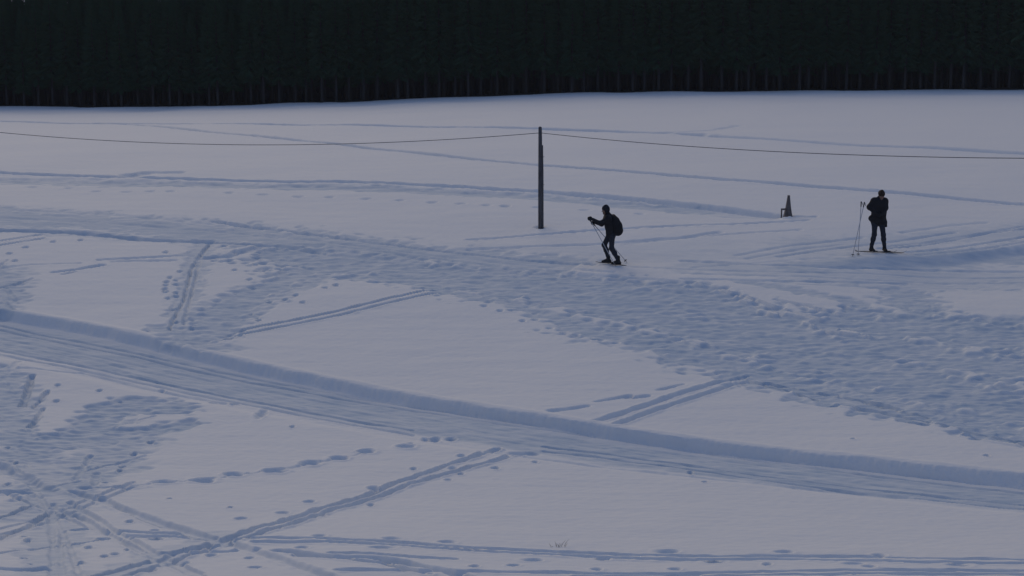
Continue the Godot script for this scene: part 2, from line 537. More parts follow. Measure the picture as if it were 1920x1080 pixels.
	churn([Vector2(-0.90, 58.94), Vector2(1.33, 58.26), Vector2(3.56, 58.43), Vector2(5.85, 59.11)], 1.20, 0.05, 0.000, 0.16)
	groove([Vector2(8.52, 55.81), Vector2(10.60, 56.30), Vector2(14.33, 56.31)], 0.152, 0.060, 0.000, 0.30)
	groove([Vector2(4.63, 56.88), Vector2(6.99, 56.09), Vector2(8.52, 55.81)], 0.141, 0.050, 0.000, 0.50)
	groove([Vector2(4.41, 54.07), Vector2(7.38, 53.65), Vector2(10.21, 54.14)], 0.113, 0.050, 0.000, 0.50)
	churn([Vector2(2.04, 57.44), Vector2(4.96, 57.44), Vector2(7.61, 57.60), Vector2(9.77, 58.26)], 0.90, 0.10, 0.000, 0.30)
	churn([Vector2(7.67, 55.86), Vector2(9.97, 56.83), Vector2(12.33, 57.75), Vector2(15.64, 59.20)], 1.10, 0.25, 0.000, 0.90)  # strong dark tone paints the shade on the right bank's face
	churn([Vector2(7.53, 54.74), Vector2(10.47, 55.58), Vector2(14.71, 55.56)], 1.00, 0.15, 0.000, 0.50)
	# old trail coming in from the left
	churn([Vector2(-17.40, 64.86), Vector2(-15.63, 64.31), Vector2(-12.98, 63.26), Vector2(-10.40, 62.17), Vector2(-8.37, 61.15), Vector2(-6.07, 59.80), Vector2(-3.86, 58.43), Vector2(-1.61, 57.44), Vector2(0.57, 56.48)], 1.70, 0.18, 0.030, 0.80)
	churn([Vector2(-15.08, 61.98), Vector2(-11.73, 60.87), Vector2(-8.50, 59.80), Vector2(-5.99, 58.94), Vector2(-4.74, 58.26)], 0.70, 0.25, 0.000, 0.60)
	groove([Vector2(-17.64, 65.79), Vector2(-15.92, 65.55), Vector2(-12.44, 64.64), Vector2(-8.90, 62.75)], 0.211, 0.040, 0.000, 0.40)
	groove([Vector2(-17.29, 64.42), Vector2(-15.55, 63.99), Vector2(-12.16, 63.15), Vector2(-8.42, 61.52), Vector2(-6.10, 60.07)], 0.186, 0.050, 0.000, 0.40)
	groove([Vector2(-8.96, 63.15), Vector2(-6.20, 61.15), Vector2(-3.93, 59.54), Vector2(-1.63, 58.18), Vector2(0.58, 56.96), Vector2(2.15, 56.33)], 0.148, 0.080, 0.020, 0.25)
	groove([Vector2(-8.30, 61.80), Vector2(-5.46, 59.80), Vector2(-2.95, 58.10), Vector2(-0.87, 57.04), Vector2(1.28, 55.86), Vector2(2.67, 55.25)], 0.142, 0.050, 0.000, 0.40)
	groove([Vector2(-15.98, 61.80), Vector2(-14.99, 61.61), Vector2(-12.93, 61.42), Vector2(-11.73, 60.87), Vector2(-10.71, 60.33), Vector2(-9.60, 60.07), Vector2(-8.67, 59.98)], 0.308, 0.120, 0.000, 0.30)
	groove([Vector2(-8.65, 59.80), Vector2(-7.53, 59.37), Vector2(-6.29, 59.02), Vector2(-5.16, 58.01)], 0.152, 0.090, 0.000, 0.30)
	groove([Vector2(-4.78, 58.85), Vector2(-2.34, 57.44), Vector2(0.57, 55.63), Vector2(2.64, 54.58), Vector2(4.51, 53.64)], 0.135, 0.050, 0.000, 0.40)
	# wide trampled run to the lower right
	churn([Vector2(-5.85, 57.60), Vector2(-4.45, 56.48), Vector2(-2.81, 55.25), Vector2(-0.82, 53.78), Vector2(1.20, 52.25), Vector2(3.08, 50.30), Vector2(4.78, 47.90), Vector2(6.33, 45.71), Vector2(8.18, 42.99), Vector2(9.90, 40.02), Vector2(11.47, 37.29), Vector2(13.21, 34.17)], 1.90, 1.00, 0.050, 1.00)
	churn([Vector2(-2.84, 55.86), Vector2(-0.84, 54.73), Vector2(1.23, 53.64), Vector2(3.22, 52.59), Vector2(4.47, 51.59), Vector2(5.74, 48.77), Vector2(7.19, 46.78), Vector2(8.67, 45.71), Vector2(10.88, 44.13), Vector2(13.26, 43.35), Vector2(15.93, 41.54)], 1.60, 1.00, 0.050, 1.00)
	churn([Vector2(-3.62, 54.66), Vector2(-1.74, 52.59), Vector2(0.00, 50.93), Vector2(1.62, 48.89)], 0.45, 0.80, 0.020, 0.80)
	churn([Vector2(1.73, 48.36), Vector2(3.44, 46.24), Vector2(4.95, 43.82), Vector2(6.43, 41.65), Vector2(8.00, 39.77), Vector2(9.37, 37.78)], 1.10, 0.90, 0.030, 0.90)
	churn([Vector2(8.28, 49.10), Vector2(9.43, 48.49), Vector2(10.48, 47.61), Vector2(12.92, 46.24)], 1.90, 1.00, 0.050, 1.00)
	churn([Vector2(9.84, 52.88), Vector2(9.86, 50.83), Vector2(9.73, 48.80)], 0.80, 0.80, 0.020, 0.80)
	churn([Vector2(6.01, 53.64), Vector2(7.24, 52.59), Vector2(8.17, 51.67), Vector2(9.15, 49.76), Vector2(9.55, 48.49)], 0.35, 0.70, 0.020, 0.70)
	churn([Vector2(7.46, 54.23), Vector2(10.10, 53.57), Vector2(14.36, 54.22)], 0.90, 0.50, 0.000, 0.50)
	churn([Vector2(11.29, 49.09), Vector2(12.42, 49.07)], 0.50, 1.00, 0.020, 1.00)
	# ski lines across the bright strip
	groove([Vector2(4.51, 53.64), Vector2(5.35, 52.46), Vector2(6.46, 50.61), Vector2(7.51, 48.95), Vector2(8.87, 47.45)], 0.073, 0.060, 0.030, 0.25)
	groove([Vector2(4.48, 53.26), Vector2(5.29, 51.85), Vector2(6.39, 50.05), Vector2(7.43, 48.42), Vector2(8.81, 47.14)], 0.072, 0.060, 0.030, 0.25)
	groove([Vector2(4.45, 52.93), Vector2(5.24, 51.32), Vector2(6.33, 49.55), Vector2(7.36, 47.96), Vector2(8.76, 46.88)], 0.072, 0.060, 0.030, 0.25)
	groove([Vector2(6.50, 51.45), Vector2(7.69, 50.19), Vector2(8.48, 48.80)], 0.095, 0.060, 0.020, 0.40)
	# loose ski lines on its lower edge
	groove([Vector2(4.88, 43.19), Vector2(5.63, 42.06), Vector2(6.05, 41.24)], 0.079, 0.100, 0.040, 0.30)
	groove([Vector2(5.29, 42.88), Vector2(6.15, 41.95), Vector2(7.17, 40.93), Vector2(7.58, 40.27)], 0.101, 0.100, 0.040, 0.30)
	groove([Vector2(6.33, 40.63), Vector2(7.03, 40.12), Vector2(7.87, 39.12)], 0.108, 0.100, 0.040, 0.30)
	groove([Vector2(7.37, 39.12), Vector2(8.16, 38.52), Vector2(8.75, 37.63), Vector2(9.77, 36.65)], 0.103, 0.100, 0.040, 0.30)
	groove([Vector2(8.29, 37.53), Vector2(8.72, 37.04), Vector2(9.64, 36.17)], 0.103, 0.100, 0.040, 0.30)
	groove([Vector2(6.55, 41.75), Vector2(7.21, 40.53), Vector2(7.95, 39.52)], 0.081, 0.100, 0.040, 0.30)
	# hollow round the foot of the pole
	# ski tracks at the left edge
	groove([Vector2(-15.22, 58.77), Vector2(-14.53, 59.63), Vector2(-13.59, 60.87)], 0.107, 0.060, 0.020, 0.20)
	groove([Vector2(-15.05, 58.10), Vector2(-14.37, 58.94), Vector2(-13.43, 60.16)], 0.106, 0.060, 0.020, 0.20)
	groove([Vector2(-13.36, 52.39), Vector2(-12.68, 53.50), Vector2(-12.41, 54.14)], 0.067, 0.050, 0.000, 0.40)
	groove([Vector2(-12.03, 54.95), Vector2(-11.47, 55.33), Vector2(-10.96, 55.94)], 0.139, 0.070, 0.010, 0.30)
	groove([Vector2(-11.73, 54.66), Vector2(-11.48, 55.03)], 0.082, 0.050, 0.000, 0.30)
	groove([Vector2(-11.15, 56.72), Vector2(-10.42, 56.96), Vector2(-9.47, 57.36), Vector2(-8.78, 57.60)], 0.151, 0.060, 0.010, 0.30)
	groove([Vector2(-13.60, 55.71), Vector2(-12.84, 56.09), Vector2(-11.59, 56.25)], 0.112, 0.040, 0.000, 0.50)
	groove([Vector2(-8.45, 57.36), Vector2(-7.76, 57.60), Vector2(-7.14, 58.94)], 0.212, 0.090, 0.000, 0.50)
	groove([Vector2(-10.77, 56.48), Vector2(-9.10, 56.80)], 0.155, 0.050, 0.000, 0.60)
	churn([Vector2(-13.92, 55.86), Vector2(-12.98, 53.64), Vector2(-12.51, 51.92), Vector2(-12.47, 50.61)], 0.70, 0.90, 0.000, 0.90)
	churn([Vector2(-13.70, 54.36), Vector2(-13.13, 55.48), Vector2(-12.54, 54.73)], 0.35, 0.50, 0.000, 0.50)
	# footpath from the old trail down to the groomed one
	groove([Vector2(-8.57, 59.45), Vector2(-8.58, 57.85), Vector2(-8.53, 55.86), Vector2(-8.31, 53.64), Vector2(-8.09, 51.59), Vector2(-7.97, 49.07), Vector2(-7.89, 48.01)], 0.060, 0.090, 0.020, 0.40)
	groove([Vector2(-8.55, 58.43), Vector2(-8.47, 56.64), Vector2(-8.25, 54.73), Vector2(-8.04, 52.59), Vector2(-7.86, 50.61), Vector2(-7.63, 48.48)], 0.060, 0.070, 0.020, 0.40)
	churn([Vector2(-8.69, 59.54), Vector2(-8.45, 55.86), Vector2(-8.16, 52.94), Vector2(-7.90, 50.30), Vector2(-7.62, 47.61)], 0.42, 0.55, 0.020, 0.55)
	churn([Vector2(-8.01, 48.19), Vector2(-7.37, 46.78), Vector2(-6.64, 46.24)], 0.50, 0.80, 0.020, 0.80)
	# diagonal trampled strip
	churn([Vector2(-4.67, 57.44), Vector2(-5.28, 56.09), Vector2(-5.81, 54.36), Vector2(-6.30, 52.59), Vector2(-6.72, 50.61), Vector2(-6.98, 48.77), Vector2(-6.99, 47.06)], 0.75, 0.85, 0.040, 0.85)
	churn([Vector2(-4.80, 55.48), Vector2(-5.43, 53.29), Vector2(-6.05, 51.59), Vector2(-6.47, 49.68), Vector2(-6.70, 47.61)], 0.55, 0.70, 0.020, 0.70)
	churn([Vector2(-5.97, 53.29), Vector2(-6.89, 50.93), Vector2(-7.54, 50.93)], 0.30, 0.60, 0.020, 0.60)
	churn([Vector2(-6.16, 46.24), Vector2(-6.36, 45.97)], 0.30, 0.50, 0.000, 0.50)
	# narrow ski pair
	groove([Vector2(-1.95, 52.66), Vector2(-3.02, 51.52), Vector2(-4.11, 50.24), Vector2(-5.26, 49.01), Vector2(-6.37, 47.84), Vector2(-6.60, 47.33)], 0.091, 0.080, 0.030, 0.12)
	groove([Vector2(-1.93, 52.12), Vector2(-2.99, 51.00), Vector2(-4.07, 49.74), Vector2(-5.21, 48.54), Vector2(-6.31, 47.39), Vector2(-6.54, 46.89)], 0.090, 0.080, 0.030, 0.12)
	# wide ski pair by the groomed trail
	groove([Vector2(4.93, 43.61), Vector2(4.04, 42.47), Vector2(3.07, 41.14), Vector2(2.26, 39.87), Vector2(1.61, 39.02)], 0.119, 0.080, 0.020, 0.15)
	groove([Vector2(4.76, 42.88), Vector2(3.97, 41.70), Vector2(3.02, 40.37), Vector2(2.33, 39.32), Vector2(1.95, 38.72)], 0.113, 0.080, 0.020, 0.15)
	groove([Vector2(0.77, 39.87), Vector2(1.08, 40.02), Vector2(1.45, 40.32)], 0.126, 0.060, 0.000, 0.30)
	groove([Vector2(1.66, 40.73), Vector2(2.01, 41.03), Vector2(2.34, 41.34)], 0.095, 0.060, 0.000, 0.30)
	groove([Vector2(2.33, 41.09), Vector2(2.71, 41.34)], 0.106, 0.055, 0.000, 0.30)
	groove([Vector2(2.97, 41.90), Vector2(3.50, 42.47)], 0.088, 0.050, 0.000, 0.30)
	# trampled patch lower left
	churn([Vector2(-7.76, 41.58), Vector2(-7.04, 41.43), Vector2(-6.55, 40.68)], 0.50, 1.00, 0.030, 1.00)
	churn([Vector2(-7.64, 41.17), Vector2(-7.86, 39.58), Vector2(-8.09, 38.20), Vector2(-8.40, 37.34)], 0.70, 1.00, 0.030, 1.00)
	churn([Vector2(-6.27, 39.14), Vector2(-6.82, 38.85), Vector2(-7.51, 38.26), Vector2(-8.12, 37.38), Vector2(-8.56, 36.78)], 0.60, 1.00, 0.030, 1.00)
	churn([Vector2(-11.26, 44.75), Vector2(-10.67, 43.69), Vector2(-10.18, 41.83), Vector2(-9.56, 39.40), Vector2(-8.96, 37.26), Vector2(-8.42, 35.73)], 0.60, 0.80, 0.020, 0.80)
	churn([Vector2(-7.17, 37.49), Vector2(-7.15, 35.87), Vector2(-7.26, 34.55), Vector2(-7.35, 33.28)], 0.90, 0.75, 0.000, 0.75)
	churn([Vector2(-7.13, 31.88), Vector2(-6.56, 29.24), Vector2(-5.82, 25.97)], 0.45, 0.30, 0.010, 0.50)
	churn([Vector2(-8.45, 36.26), Vector2(-7.73, 34.25), Vector2(-7.24, 32.80), Vector2(-7.10, 30.98)], 0.80, 0.60, 0.000, 0.60)
	groove([Vector2(-10.17, 43.98), Vector2(-9.91, 42.40), Vector2(-9.71, 41.05)], 0.093, 0.100, 0.000, 0.30)
	groove([Vector2(-9.50, 42.42), Vector2(-9.46, 41.34), Vector2(-9.46, 40.79)], 0.067, 0.070, 0.000, 0.40)
	groove([Vector2(-9.24, 40.81), Vector2(-9.12, 39.72), Vector2(-9.09, 38.89)], 0.067, 0.080, 0.000, 0.40)
	# deep footprints in a row
	groove([Vector2(-6.98, 33.21), Vector2(-6.09, 33.53), Vector2(-4.81, 34.33), Vector2(-3.67, 35.44), Vector2(-2.48, 36.85)], 0.060, 0.020, 0.000, 0.60)
	# broad ski tracks crossing below
	groove([Vector2(-0.29, 37.29), Vector2(-0.66, 36.33), Vector2(-1.11, 35.56), Vector2(-1.53, 34.65), Vector2(-1.93, 33.86), Vector2(-2.38, 32.68), Vector2(-2.95, 31.50), Vector2(-3.45, 30.13), Vector2(-3.95, 29.16), Vector2(-4.46, 27.98), Vector2(-4.97, 26.76), Vector2(-5.50, 25.58)], 0.094, 0.085, 0.030, 0.25)
	groove([Vector2(0.19, 36.96), Vector2(-0.19, 36.10), Vector2(-0.73, 35.33), Vector2(-1.25, 34.52), Vector2(-1.75, 33.62), Vector2(-2.27, 32.38), Vector2(-2.78, 31.37), Vector2(-3.27, 29.91), Vector2(-3.84, 28.82), Vector2(-4.32, 27.57), Vector2(-4.91, 26.05)], 0.089, 0.075, 0.030, 0.25)
	groove([Vector2(0.10, 36.96), Vector2(0.34, 37.00)], 0.187, 0.060, 0.000, 0.30)
	churn([Vector2(-4.12, 29.24), Vector2(-4.57, 27.78), Vector2(-5.00, 26.56), Vector2(-5.47, 25.78)], 0.50, 0.35, 0.010, 0.35)
	groove([Vector2(-7.01, 32.91), Vector2(-6.43, 32.11), Vector2(-5.74, 31.07), Vector2(-5.11, 30.19), Vector2(-4.42, 29.24), Vector2(-3.94, 28.48), Vector2(-3.13, 27.16), Vector2(-2.45, 25.97), Vector2(-1.98, 25.20)], 0.129, 0.060, 0.020, 0.10)
	groove([Vector2(-6.47, 32.35), Vector2(-5.60, 30.72), Vector2(-4.87, 29.67), Vector2(-4.22, 28.90)], 0.097, 0.080, 0.020, 0.30)
	groove([Vector2(-7.12, 31.65), Vector2(-6.49, 30.76), Vector2(-5.84, 29.46), Vector2(-5.34, 28.40), Vector2(-4.79, 27.37), Vector2(-4.18, 26.17), Vector2(-3.70, 25.20)], 0.088, 0.055, 0.020, 0.10)
	groove([Vector2(-6.90, 31.97), Vector2(-6.22, 30.63), Vector2(-5.57, 29.24), Vector2(-4.98, 28.07), Vector2(-4.55, 27.16), Vector2(-3.92, 25.78)], 0.073, 0.045, 0.020, 0.10)
	groove([Vector2(-9.21, 35.55), Vector2(-8.73, 35.08), Vector2(-8.17, 34.22), Vector2(-7.46, 33.04)], 0.196, 0.080, 0.020, 0.25)
	groove([Vector2(-7.36, 28.19), Vector2(-7.22, 28.82), Vector2(-7.09, 29.89), Vector2(-7.03, 31.43)], 0.060, 0.070, 0.020, 0.30)
	groove([Vector2(-7.84, 30.10), Vector2(-7.66, 30.63), Vector2(-7.41, 31.65)], 0.060, 0.070, 0.020, 0.30)
	groove([Vector2(-8.64, 32.60), Vector2(-8.16, 32.74), Vector2(-7.76, 32.84)], 0.178, 0.120, 0.020, 0.30)
	groove([Vector2(-7.13, 31.88), Vector2(-6.68, 29.67), Vector2(-6.29, 27.98), Vector2(-5.78, 25.58)], 0.074, 0.040, 0.000, 0.40)
	groove([Vector2(-6.51, 29.67), Vector2(-6.20, 27.98), Vector2(-5.74, 25.97)], 0.072, 0.040, 0.000, 0.40)
	groove([Vector2(-6.36, 29.76), Vector2(-5.71, 29.58), Vector2(-4.82, 29.33), Vector2(-4.25, 29.07)], 0.092, 0.060, 0.020, 0.30)
	groove([Vector2(-5.49, 29.24), Vector2(-4.78, 29.07), Vector2(-4.05, 28.73)], 0.090, 0.050, 0.020, 0.30)
	groove([Vector2(-6.94, 26.52), Vector2(-6.36, 26.40), Vector2(-6.13, 26.60)], 0.158, 0.100, 0.000, 0.30)
	groove([Vector2(-4.59, 27.90), Vector2(-4.14, 28.31), Vector2(-3.91, 28.23)], 0.150, 0.100, 0.000, 0.30)
	groove([Vector2(-4.72, 27.82), Vector2(-3.91, 27.74), Vector2(-3.51, 27.98)], 0.102, 0.060, 0.000, 0.40)
	groove([Vector2(-7.63, 29.24), Vector2(-7.14, 30.45), Vector2(-6.68, 32.11), Vector2(-6.23, 33.83)], 0.060, 0.040, 0.010, 0.10)
	groove([Vector2(-7.50, 28.73), Vector2(-7.02, 29.93), Vector2(-6.58, 31.61), Vector2(-6.12, 33.43)], 0.060, 0.040, 0.010, 0.10)
	groove([Vector2(-8.69, 33.47), Vector2(-7.46, 31.87), Vector2(-6.03, 29.67), Vector2(-4.74, 27.49), Vector2(-3.96, 26.05)], 0.060, 0.040, 0.010, 0.10)
	groove([Vector2(-7.15, 27.37), Vector2(-6.38, 28.40), Vector2(-5.45, 29.03), Vector2(-4.25, 29.11)], 0.063, 0.040, 0.010, 0.10)
	groove([Vector2(-8.69, 35.70), Vector2(-7.83, 33.50), Vector2(-6.94, 30.98), Vector2(-6.15, 28.40), Vector2(-5.47, 25.78)], 0.060, 0.035, 0.010, 0.10)
	# long level tracks at the bottom
	groove([Vector2(-4.22, 28.90), Vector2(-3.68, 28.82), Vector2(-2.70, 28.69), Vector2(-1.48, 28.38), Vector2(-0.44, 28.07), Vector2(0.58, 27.95), Vector2(1.60, 27.82), Vector2(2.46, 27.66), Vector2(3.90, 27.63), Vector2(5.32, 27.48), Vector2(7.17, 27.40)], 0.100, 0.070, 0.020, 0.20)
	groove([Vector2(-3.57, 28.48), Vector2(-2.52, 28.40), Vector2(-1.47, 28.12), Vector2(-0.44, 27.85), Vector2(0.58, 27.68), Vector2(1.58, 27.50), Vector2(2.43, 27.38), Vector2(3.86, 27.35), Vector2(5.25, 27.10), Vector2(7.09, 27.11)], 0.099, 0.070, 0.020, 0.20)
	groove([Vector2(-2.45, 27.57), Vector2(-1.87, 27.49), Vector2(-1.28, 27.29), Vector2(-0.78, 27.21)], 0.080, 0.070, 0.010, 0.30)
	groove([Vector2(-3.19, 27.78), Vector2(-2.42, 27.25), Vector2(-1.85, 27.16), Vector2(-1.40, 26.84), Vector2(-0.83, 26.29), Vector2(-0.40, 25.58)], 0.142, 0.100, 0.020, 0.30)
	groove([Vector2(-2.86, 27.33), Vector2(-2.27, 27.08), Vector2(-1.68, 26.76), Vector2(-1.09, 26.05)], 0.097, 0.080, 0.020, 0.30)
	groove([Vector2(-2.20, 26.21), Vector2(-0.69, 26.25), Vector2(0.83, 26.29), Vector2(2.34, 26.30), Vector2(3.18, 26.38), Vector2(5.11, 26.37), Vector2(6.93, 26.46)], 0.095, 0.070, 0.020, 0.30)
	groove([Vector2(0.82, 26.01), Vector2(2.32, 26.10), Vector2(4.37, 26.10), Vector2(6.85, 26.14)], 0.085, 0.070, 0.020, 0.30)
	# strewn footprints
	# single footprints and dents
	pits([[-16.27, 71.61, 0.24, 0.28, 0.06, 0.00], [-14.94, 71.29, 0.23, 0.28, 0.06, 0.00], [-13.86, 70.36, 0.23, 0.27, 0.06, 0.00], [-12.82, 70.20, 0.23, 0.26, 0.06, 0.00]])
	pits([[-12.01, 70.20, 0.23, 0.26, 0.06, 0.00], [-11.34, 70.13, 0.23, 0.26, 0.06, 0.00], [-9.32, 69.61, 0.23, 0.26, 0.06, 0.00], [-8.16, 69.18, 0.23, 0.25, 0.06, 0.00]])
	pits([[-6.95, 68.75, 0.23, 0.24, 0.06, 0.00], [-5.95, 68.61, 0.23, 0.24, 0.06, 0.00], [-4.71, 68.20, 0.22, 0.24, 0.06, 0.00], [-3.60, 67.80, 0.22, 0.23, 0.06, 0.00]])
	pits([[-2.55, 67.27, 0.22, 0.23, 0.06, 0.00], [-1.64, 66.89, 0.22, 0.22, 0.06, 0.00], [-0.79, 66.52, 0.22, 0.22, 0.06, 0.00], [0.79, 66.03, 0.22, 0.21, 0.06, 0.00]])
	pits([[2.27, 65.55, 0.22, 0.21, 0.06, 0.00], [3.94, 64.86, 0.21, 0.20, 0.06, 0.00], [-0.22, 66.27, 0.20, 0.31, 0.09, 0.00], [0.85, 62.17, 0.20, 0.33, 0.07, 0.00]])
	pits([[4.32, 43.66, 0.08, 0.13, 0.06, 0.00], [4.66, 42.37, 0.08, 0.13, 0.06, 0.00], [-0.68, 50.61, 0.10, 0.16, 0.08, 0.00], [-0.28, 50.11, 0.10, 0.16, 0.08, 0.00]])
	pits([[-0.03, 50.17, 0.10, 0.16, 0.08, 0.00], [0.25, 49.01, 0.10, 0.15, 0.08, 0.00], [0.55, 49.13, 0.10, 0.15, 0.08, 0.00], [0.86, 48.19, 0.10, 0.14, 0.08, 0.00]])
	pits([[1.20, 47.67, 0.10, 0.14, 0.08, 0.00], [1.46, 47.45, 0.10, 0.14, 0.08, 0.00], [1.75, 47.17, 0.10, 0.14, 0.08, 0.00], [1.86, 46.94, 0.10, 0.14, 0.08, 0.00]])
	pits([[2.32, 46.51, 0.10, 0.14, 0.08, 0.00], [0.55, 49.99, 0.10, 0.16, 0.08, 0.00], [-0.98, 51.32, 0.10, 0.16, 0.08, 0.00], [-1.46, 52.12, 0.11, 0.17, 0.08, 0.00]])
	pits([[-6.88, 33.26, 0.16, 0.15, 0.15, 0.16], [-6.25, 33.33, 0.24, 0.17, 0.15, 0.16], [-5.72, 33.82, 0.20, 0.18, 0.15, 0.16], [-5.10, 34.03, 0.20, 0.23, 0.15, 0.16]])
	pits([[-4.67, 34.60, 0.18, 0.21, 0.15, 0.16], [-4.04, 34.99, 0.21, 0.23, 0.15, 0.16], [-3.50, 35.72, 0.20, 0.23, 0.15, 0.16], [-3.04, 36.17, 0.17, 0.20, 0.15, 0.16]])
	pits([[-2.59, 36.80, 0.17, 0.20, 0.15, 0.16], [-1.91, 37.24, 0.17, 0.22, 0.15, 0.16], [-1.61, 38.25, 0.08, 0.22, 0.10, 0.00], [-1.85, 37.58, 0.06, 0.12, 0.05, 0.00]])
	pits([[-1.43, 38.25, 0.12, 0.27, 0.12, 0.00], [-1.13, 38.30, 0.11, 0.22, 0.12, 0.00], [-1.79, 27.94, 0.19, 0.10, 0.09, 0.00], [-1.69, 28.77, 0.15, 0.11, 0.09, 0.00]])
	pits([[-0.90, 28.59, 0.14, 0.11, 0.09, 0.00], [0.28, 27.23, 0.16, 0.11, 0.09, 0.00], [0.02, 26.81, 0.09, 0.10, 0.09, 0.00], [-0.49, 26.68, 0.07, 0.10, 0.09, 0.00]])
	pits([[1.22, 27.40, 0.11, 0.11, 0.09, 0.00], [1.11, 26.62, 0.09, 0.10, 0.09, 0.00], [2.13, 26.64, 0.09, 0.11, 0.09, 0.00], [2.70, 27.18, 0.15, 0.11, 0.09, 0.00]])
	pits([[4.51, 26.95, 0.16, 0.11, 0.09, 0.00], [3.38, 26.96, 0.07, 0.11, 0.09, 0.00], [4.68, 26.69, 0.09, 0.11, 0.09, 0.00], [5.91, 26.90, 0.18, 0.12, 0.09, 0.00]])
	pits([[2.13, 28.06, 0.19, 0.12, 0.09, 0.00], [3.72, 27.95, 0.15, 0.12, 0.09, 0.00], [5.00, 27.73, 0.11, 0.12, 0.09, 0.00], [-9.41, 42.95, 0.07, 0.16, 0.09, 0.00]])
	pits([[-8.45, 42.49, 0.07, 0.15, 0.09, 0.00], [-9.11, 41.42, 0.07, 0.16, 0.09, 0.00], [-7.86, 41.53, 0.07, 0.15, 0.09, 0.00], [-7.21, 42.71, 0.07, 0.15, 0.09, 0.00]])
	pits([[-4.90, 40.43, 0.11, 0.67, 0.09, 0.00], [-4.16, 39.09, 0.05, 0.15, 0.09, 0.00], [-6.58, 37.58, 0.07, 0.19, 0.09, 0.00], [-6.69, 36.50, 0.06, 0.19, 0.09, 0.00]])
	pits([[-6.69, 35.32, 0.06, 0.16, 0.09, 0.00], [-6.65, 34.90, 0.05, 0.13, 0.09, 0.00], [-5.99, 41.55, 0.09, 0.15, 0.09, 0.00], [-6.68, 33.76, 0.06, 0.13, 0.09, 0.00]])
	pits([[-6.78, 31.70, 0.06, 0.20, 0.09, 0.00], [-5.68, 30.37, 0.06, 0.13, 0.09, 0.00], [-7.78, 32.28, 0.08, 0.14, 0.09, 0.00], [-8.23, 33.53, 0.06, 0.12, 0.09, 0.00]])
	pits([[-8.57, 35.56, 0.05, 0.13, 0.09, 0.00], [-9.02, 36.88, 0.05, 0.13, 0.09, 0.00], [-5.56, 41.50, 0.11, 0.13, 0.09, 0.00], [-3.49, 31.16, 0.11, 0.14, 0.09, 0.00]])
	pits([[-3.18, 32.18, 0.10, 0.15, 0.09, 0.00], [-2.89, 30.87, 0.08, 0.17, 0.09, 0.00], [-3.41, 29.59, 0.09, 0.13, 0.09, 0.00], [-4.06, 30.61, 0.11, 0.11, 0.09, 0.00]])
	pits([[-5.02, 28.90, 0.12, 0.11, 0.09, 0.00], [-4.32, 26.88, 0.07, 0.16, 0.09, 0.00], [-4.66, 26.36, 0.07, 0.18, 0.09, 0.00], [-5.86, 28.23, 0.06, 0.12, 0.09, 0.00]])
	pits([[-6.82, 28.78, 0.06, 0.15, 0.09, 0.00], [-6.94, 29.07, 0.05, 0.11, 0.09, 0.00], [-6.53, 27.29, 0.07, 0.10, 0.09, 0.00], [-6.36, 26.88, 0.05, 0.08, 0.09, 0.00]])
	pits([[-5.39, 27.69, 0.07, 0.12, 0.09, 0.00], [-5.81, 28.90, 0.10, 0.08, 0.09, 0.00], [-5.18, 29.63, 0.08, 0.11, 0.09, 0.00], [-5.27, 28.02, 0.05, 0.10, 0.09, 0.00]])
	pits([[-4.05, 27.45, 0.08, 0.12, 0.09, 0.00], [-3.50, 27.20, 0.08, 0.10, 0.09, 0.00], [-5.50, 27.53, 0.06, 0.10, 0.09, 0.00], [-2.89, 28.02, 0.11, 0.10, 0.09, 0.00]])
	pits([[-3.32, 26.44, 0.10, 0.08, 0.09, 0.00], [-2.72, 28.95, 0.10, 0.11, 0.09, 0.00], [-5.72, 27.00, 0.06, 0.10, 0.09, 0.00], [-5.39, 32.29, 0.05, 0.07, 0.09, 0.00]])
	pits([[-4.34, 31.58, 0.05, 0.07, 0.09, 0.00], [-0.87, 34.74, 0.06, 0.12, 0.09, 0.00], [-0.27, 35.25, 0.07, 0.12, 0.09, 0.00], [-1.01, 35.27, 0.09, 0.15, 0.09, 0.00]])
	pits([[-1.69, 35.19, 0.06, 0.12, 0.09, 0.00], [-1.06, 34.18, 0.07, 0.13, 0.09, 0.00], [-2.20, 31.94, 0.06, 0.13, 0.09, 0.00], [-2.26, 33.46, 0.11, 0.18, 0.09, 0.00]])
	pits([[-0.90, 36.43, 0.09, 0.14, 0.09, 0.00], [0.40, 35.86, 0.06, 0.09, 0.09, 0.00], [-0.30, 35.29, 0.07, 0.12, 0.09, 0.00], [3.07, 35.31, 0.05, 0.19, 0.09, 0.00]])
	pits([[4.68, 34.01, 0.05, 0.24, 0.09, 0.00], [3.21, 34.18, 0.05, 0.09, 0.09, 0.00], [6.18, 37.38, 0.05, 0.10, 0.09, 0.00], [8.24, 35.74, 0.05, 0.10, 0.09, 0.00]])
	pits([[-8.79, 53.22, 0.09, 0.18, 0.10, 0.00], [-8.75, 52.73, 0.09, 0.17, 0.10, 0.00], [-8.86, 54.22, 0.09, 0.18, 0.10, 0.00], [-8.85, 53.64, 0.09, 0.18, 0.10, 0.00]])
	pits([[-8.64, 53.86, 0.09, 0.18, 0.10, 0.00], [-8.72, 55.10, 0.09, 0.19, 0.10, 0.00], [-8.57, 53.29, 0.09, 0.18, 0.10, 0.00], [-8.67, 52.39, 0.09, 0.17, 0.10, 0.00]])
	pits([[-8.40, 52.32, 0.09, 0.17, 0.10, 0.00], [-8.49, 51.59, 0.09, 0.16, 0.10, 0.00], [-8.34, 51.92, 0.09, 0.17, 0.10, 0.00], [-13.01, 59.63, 0.10, 0.22, 0.10, 0.00]])
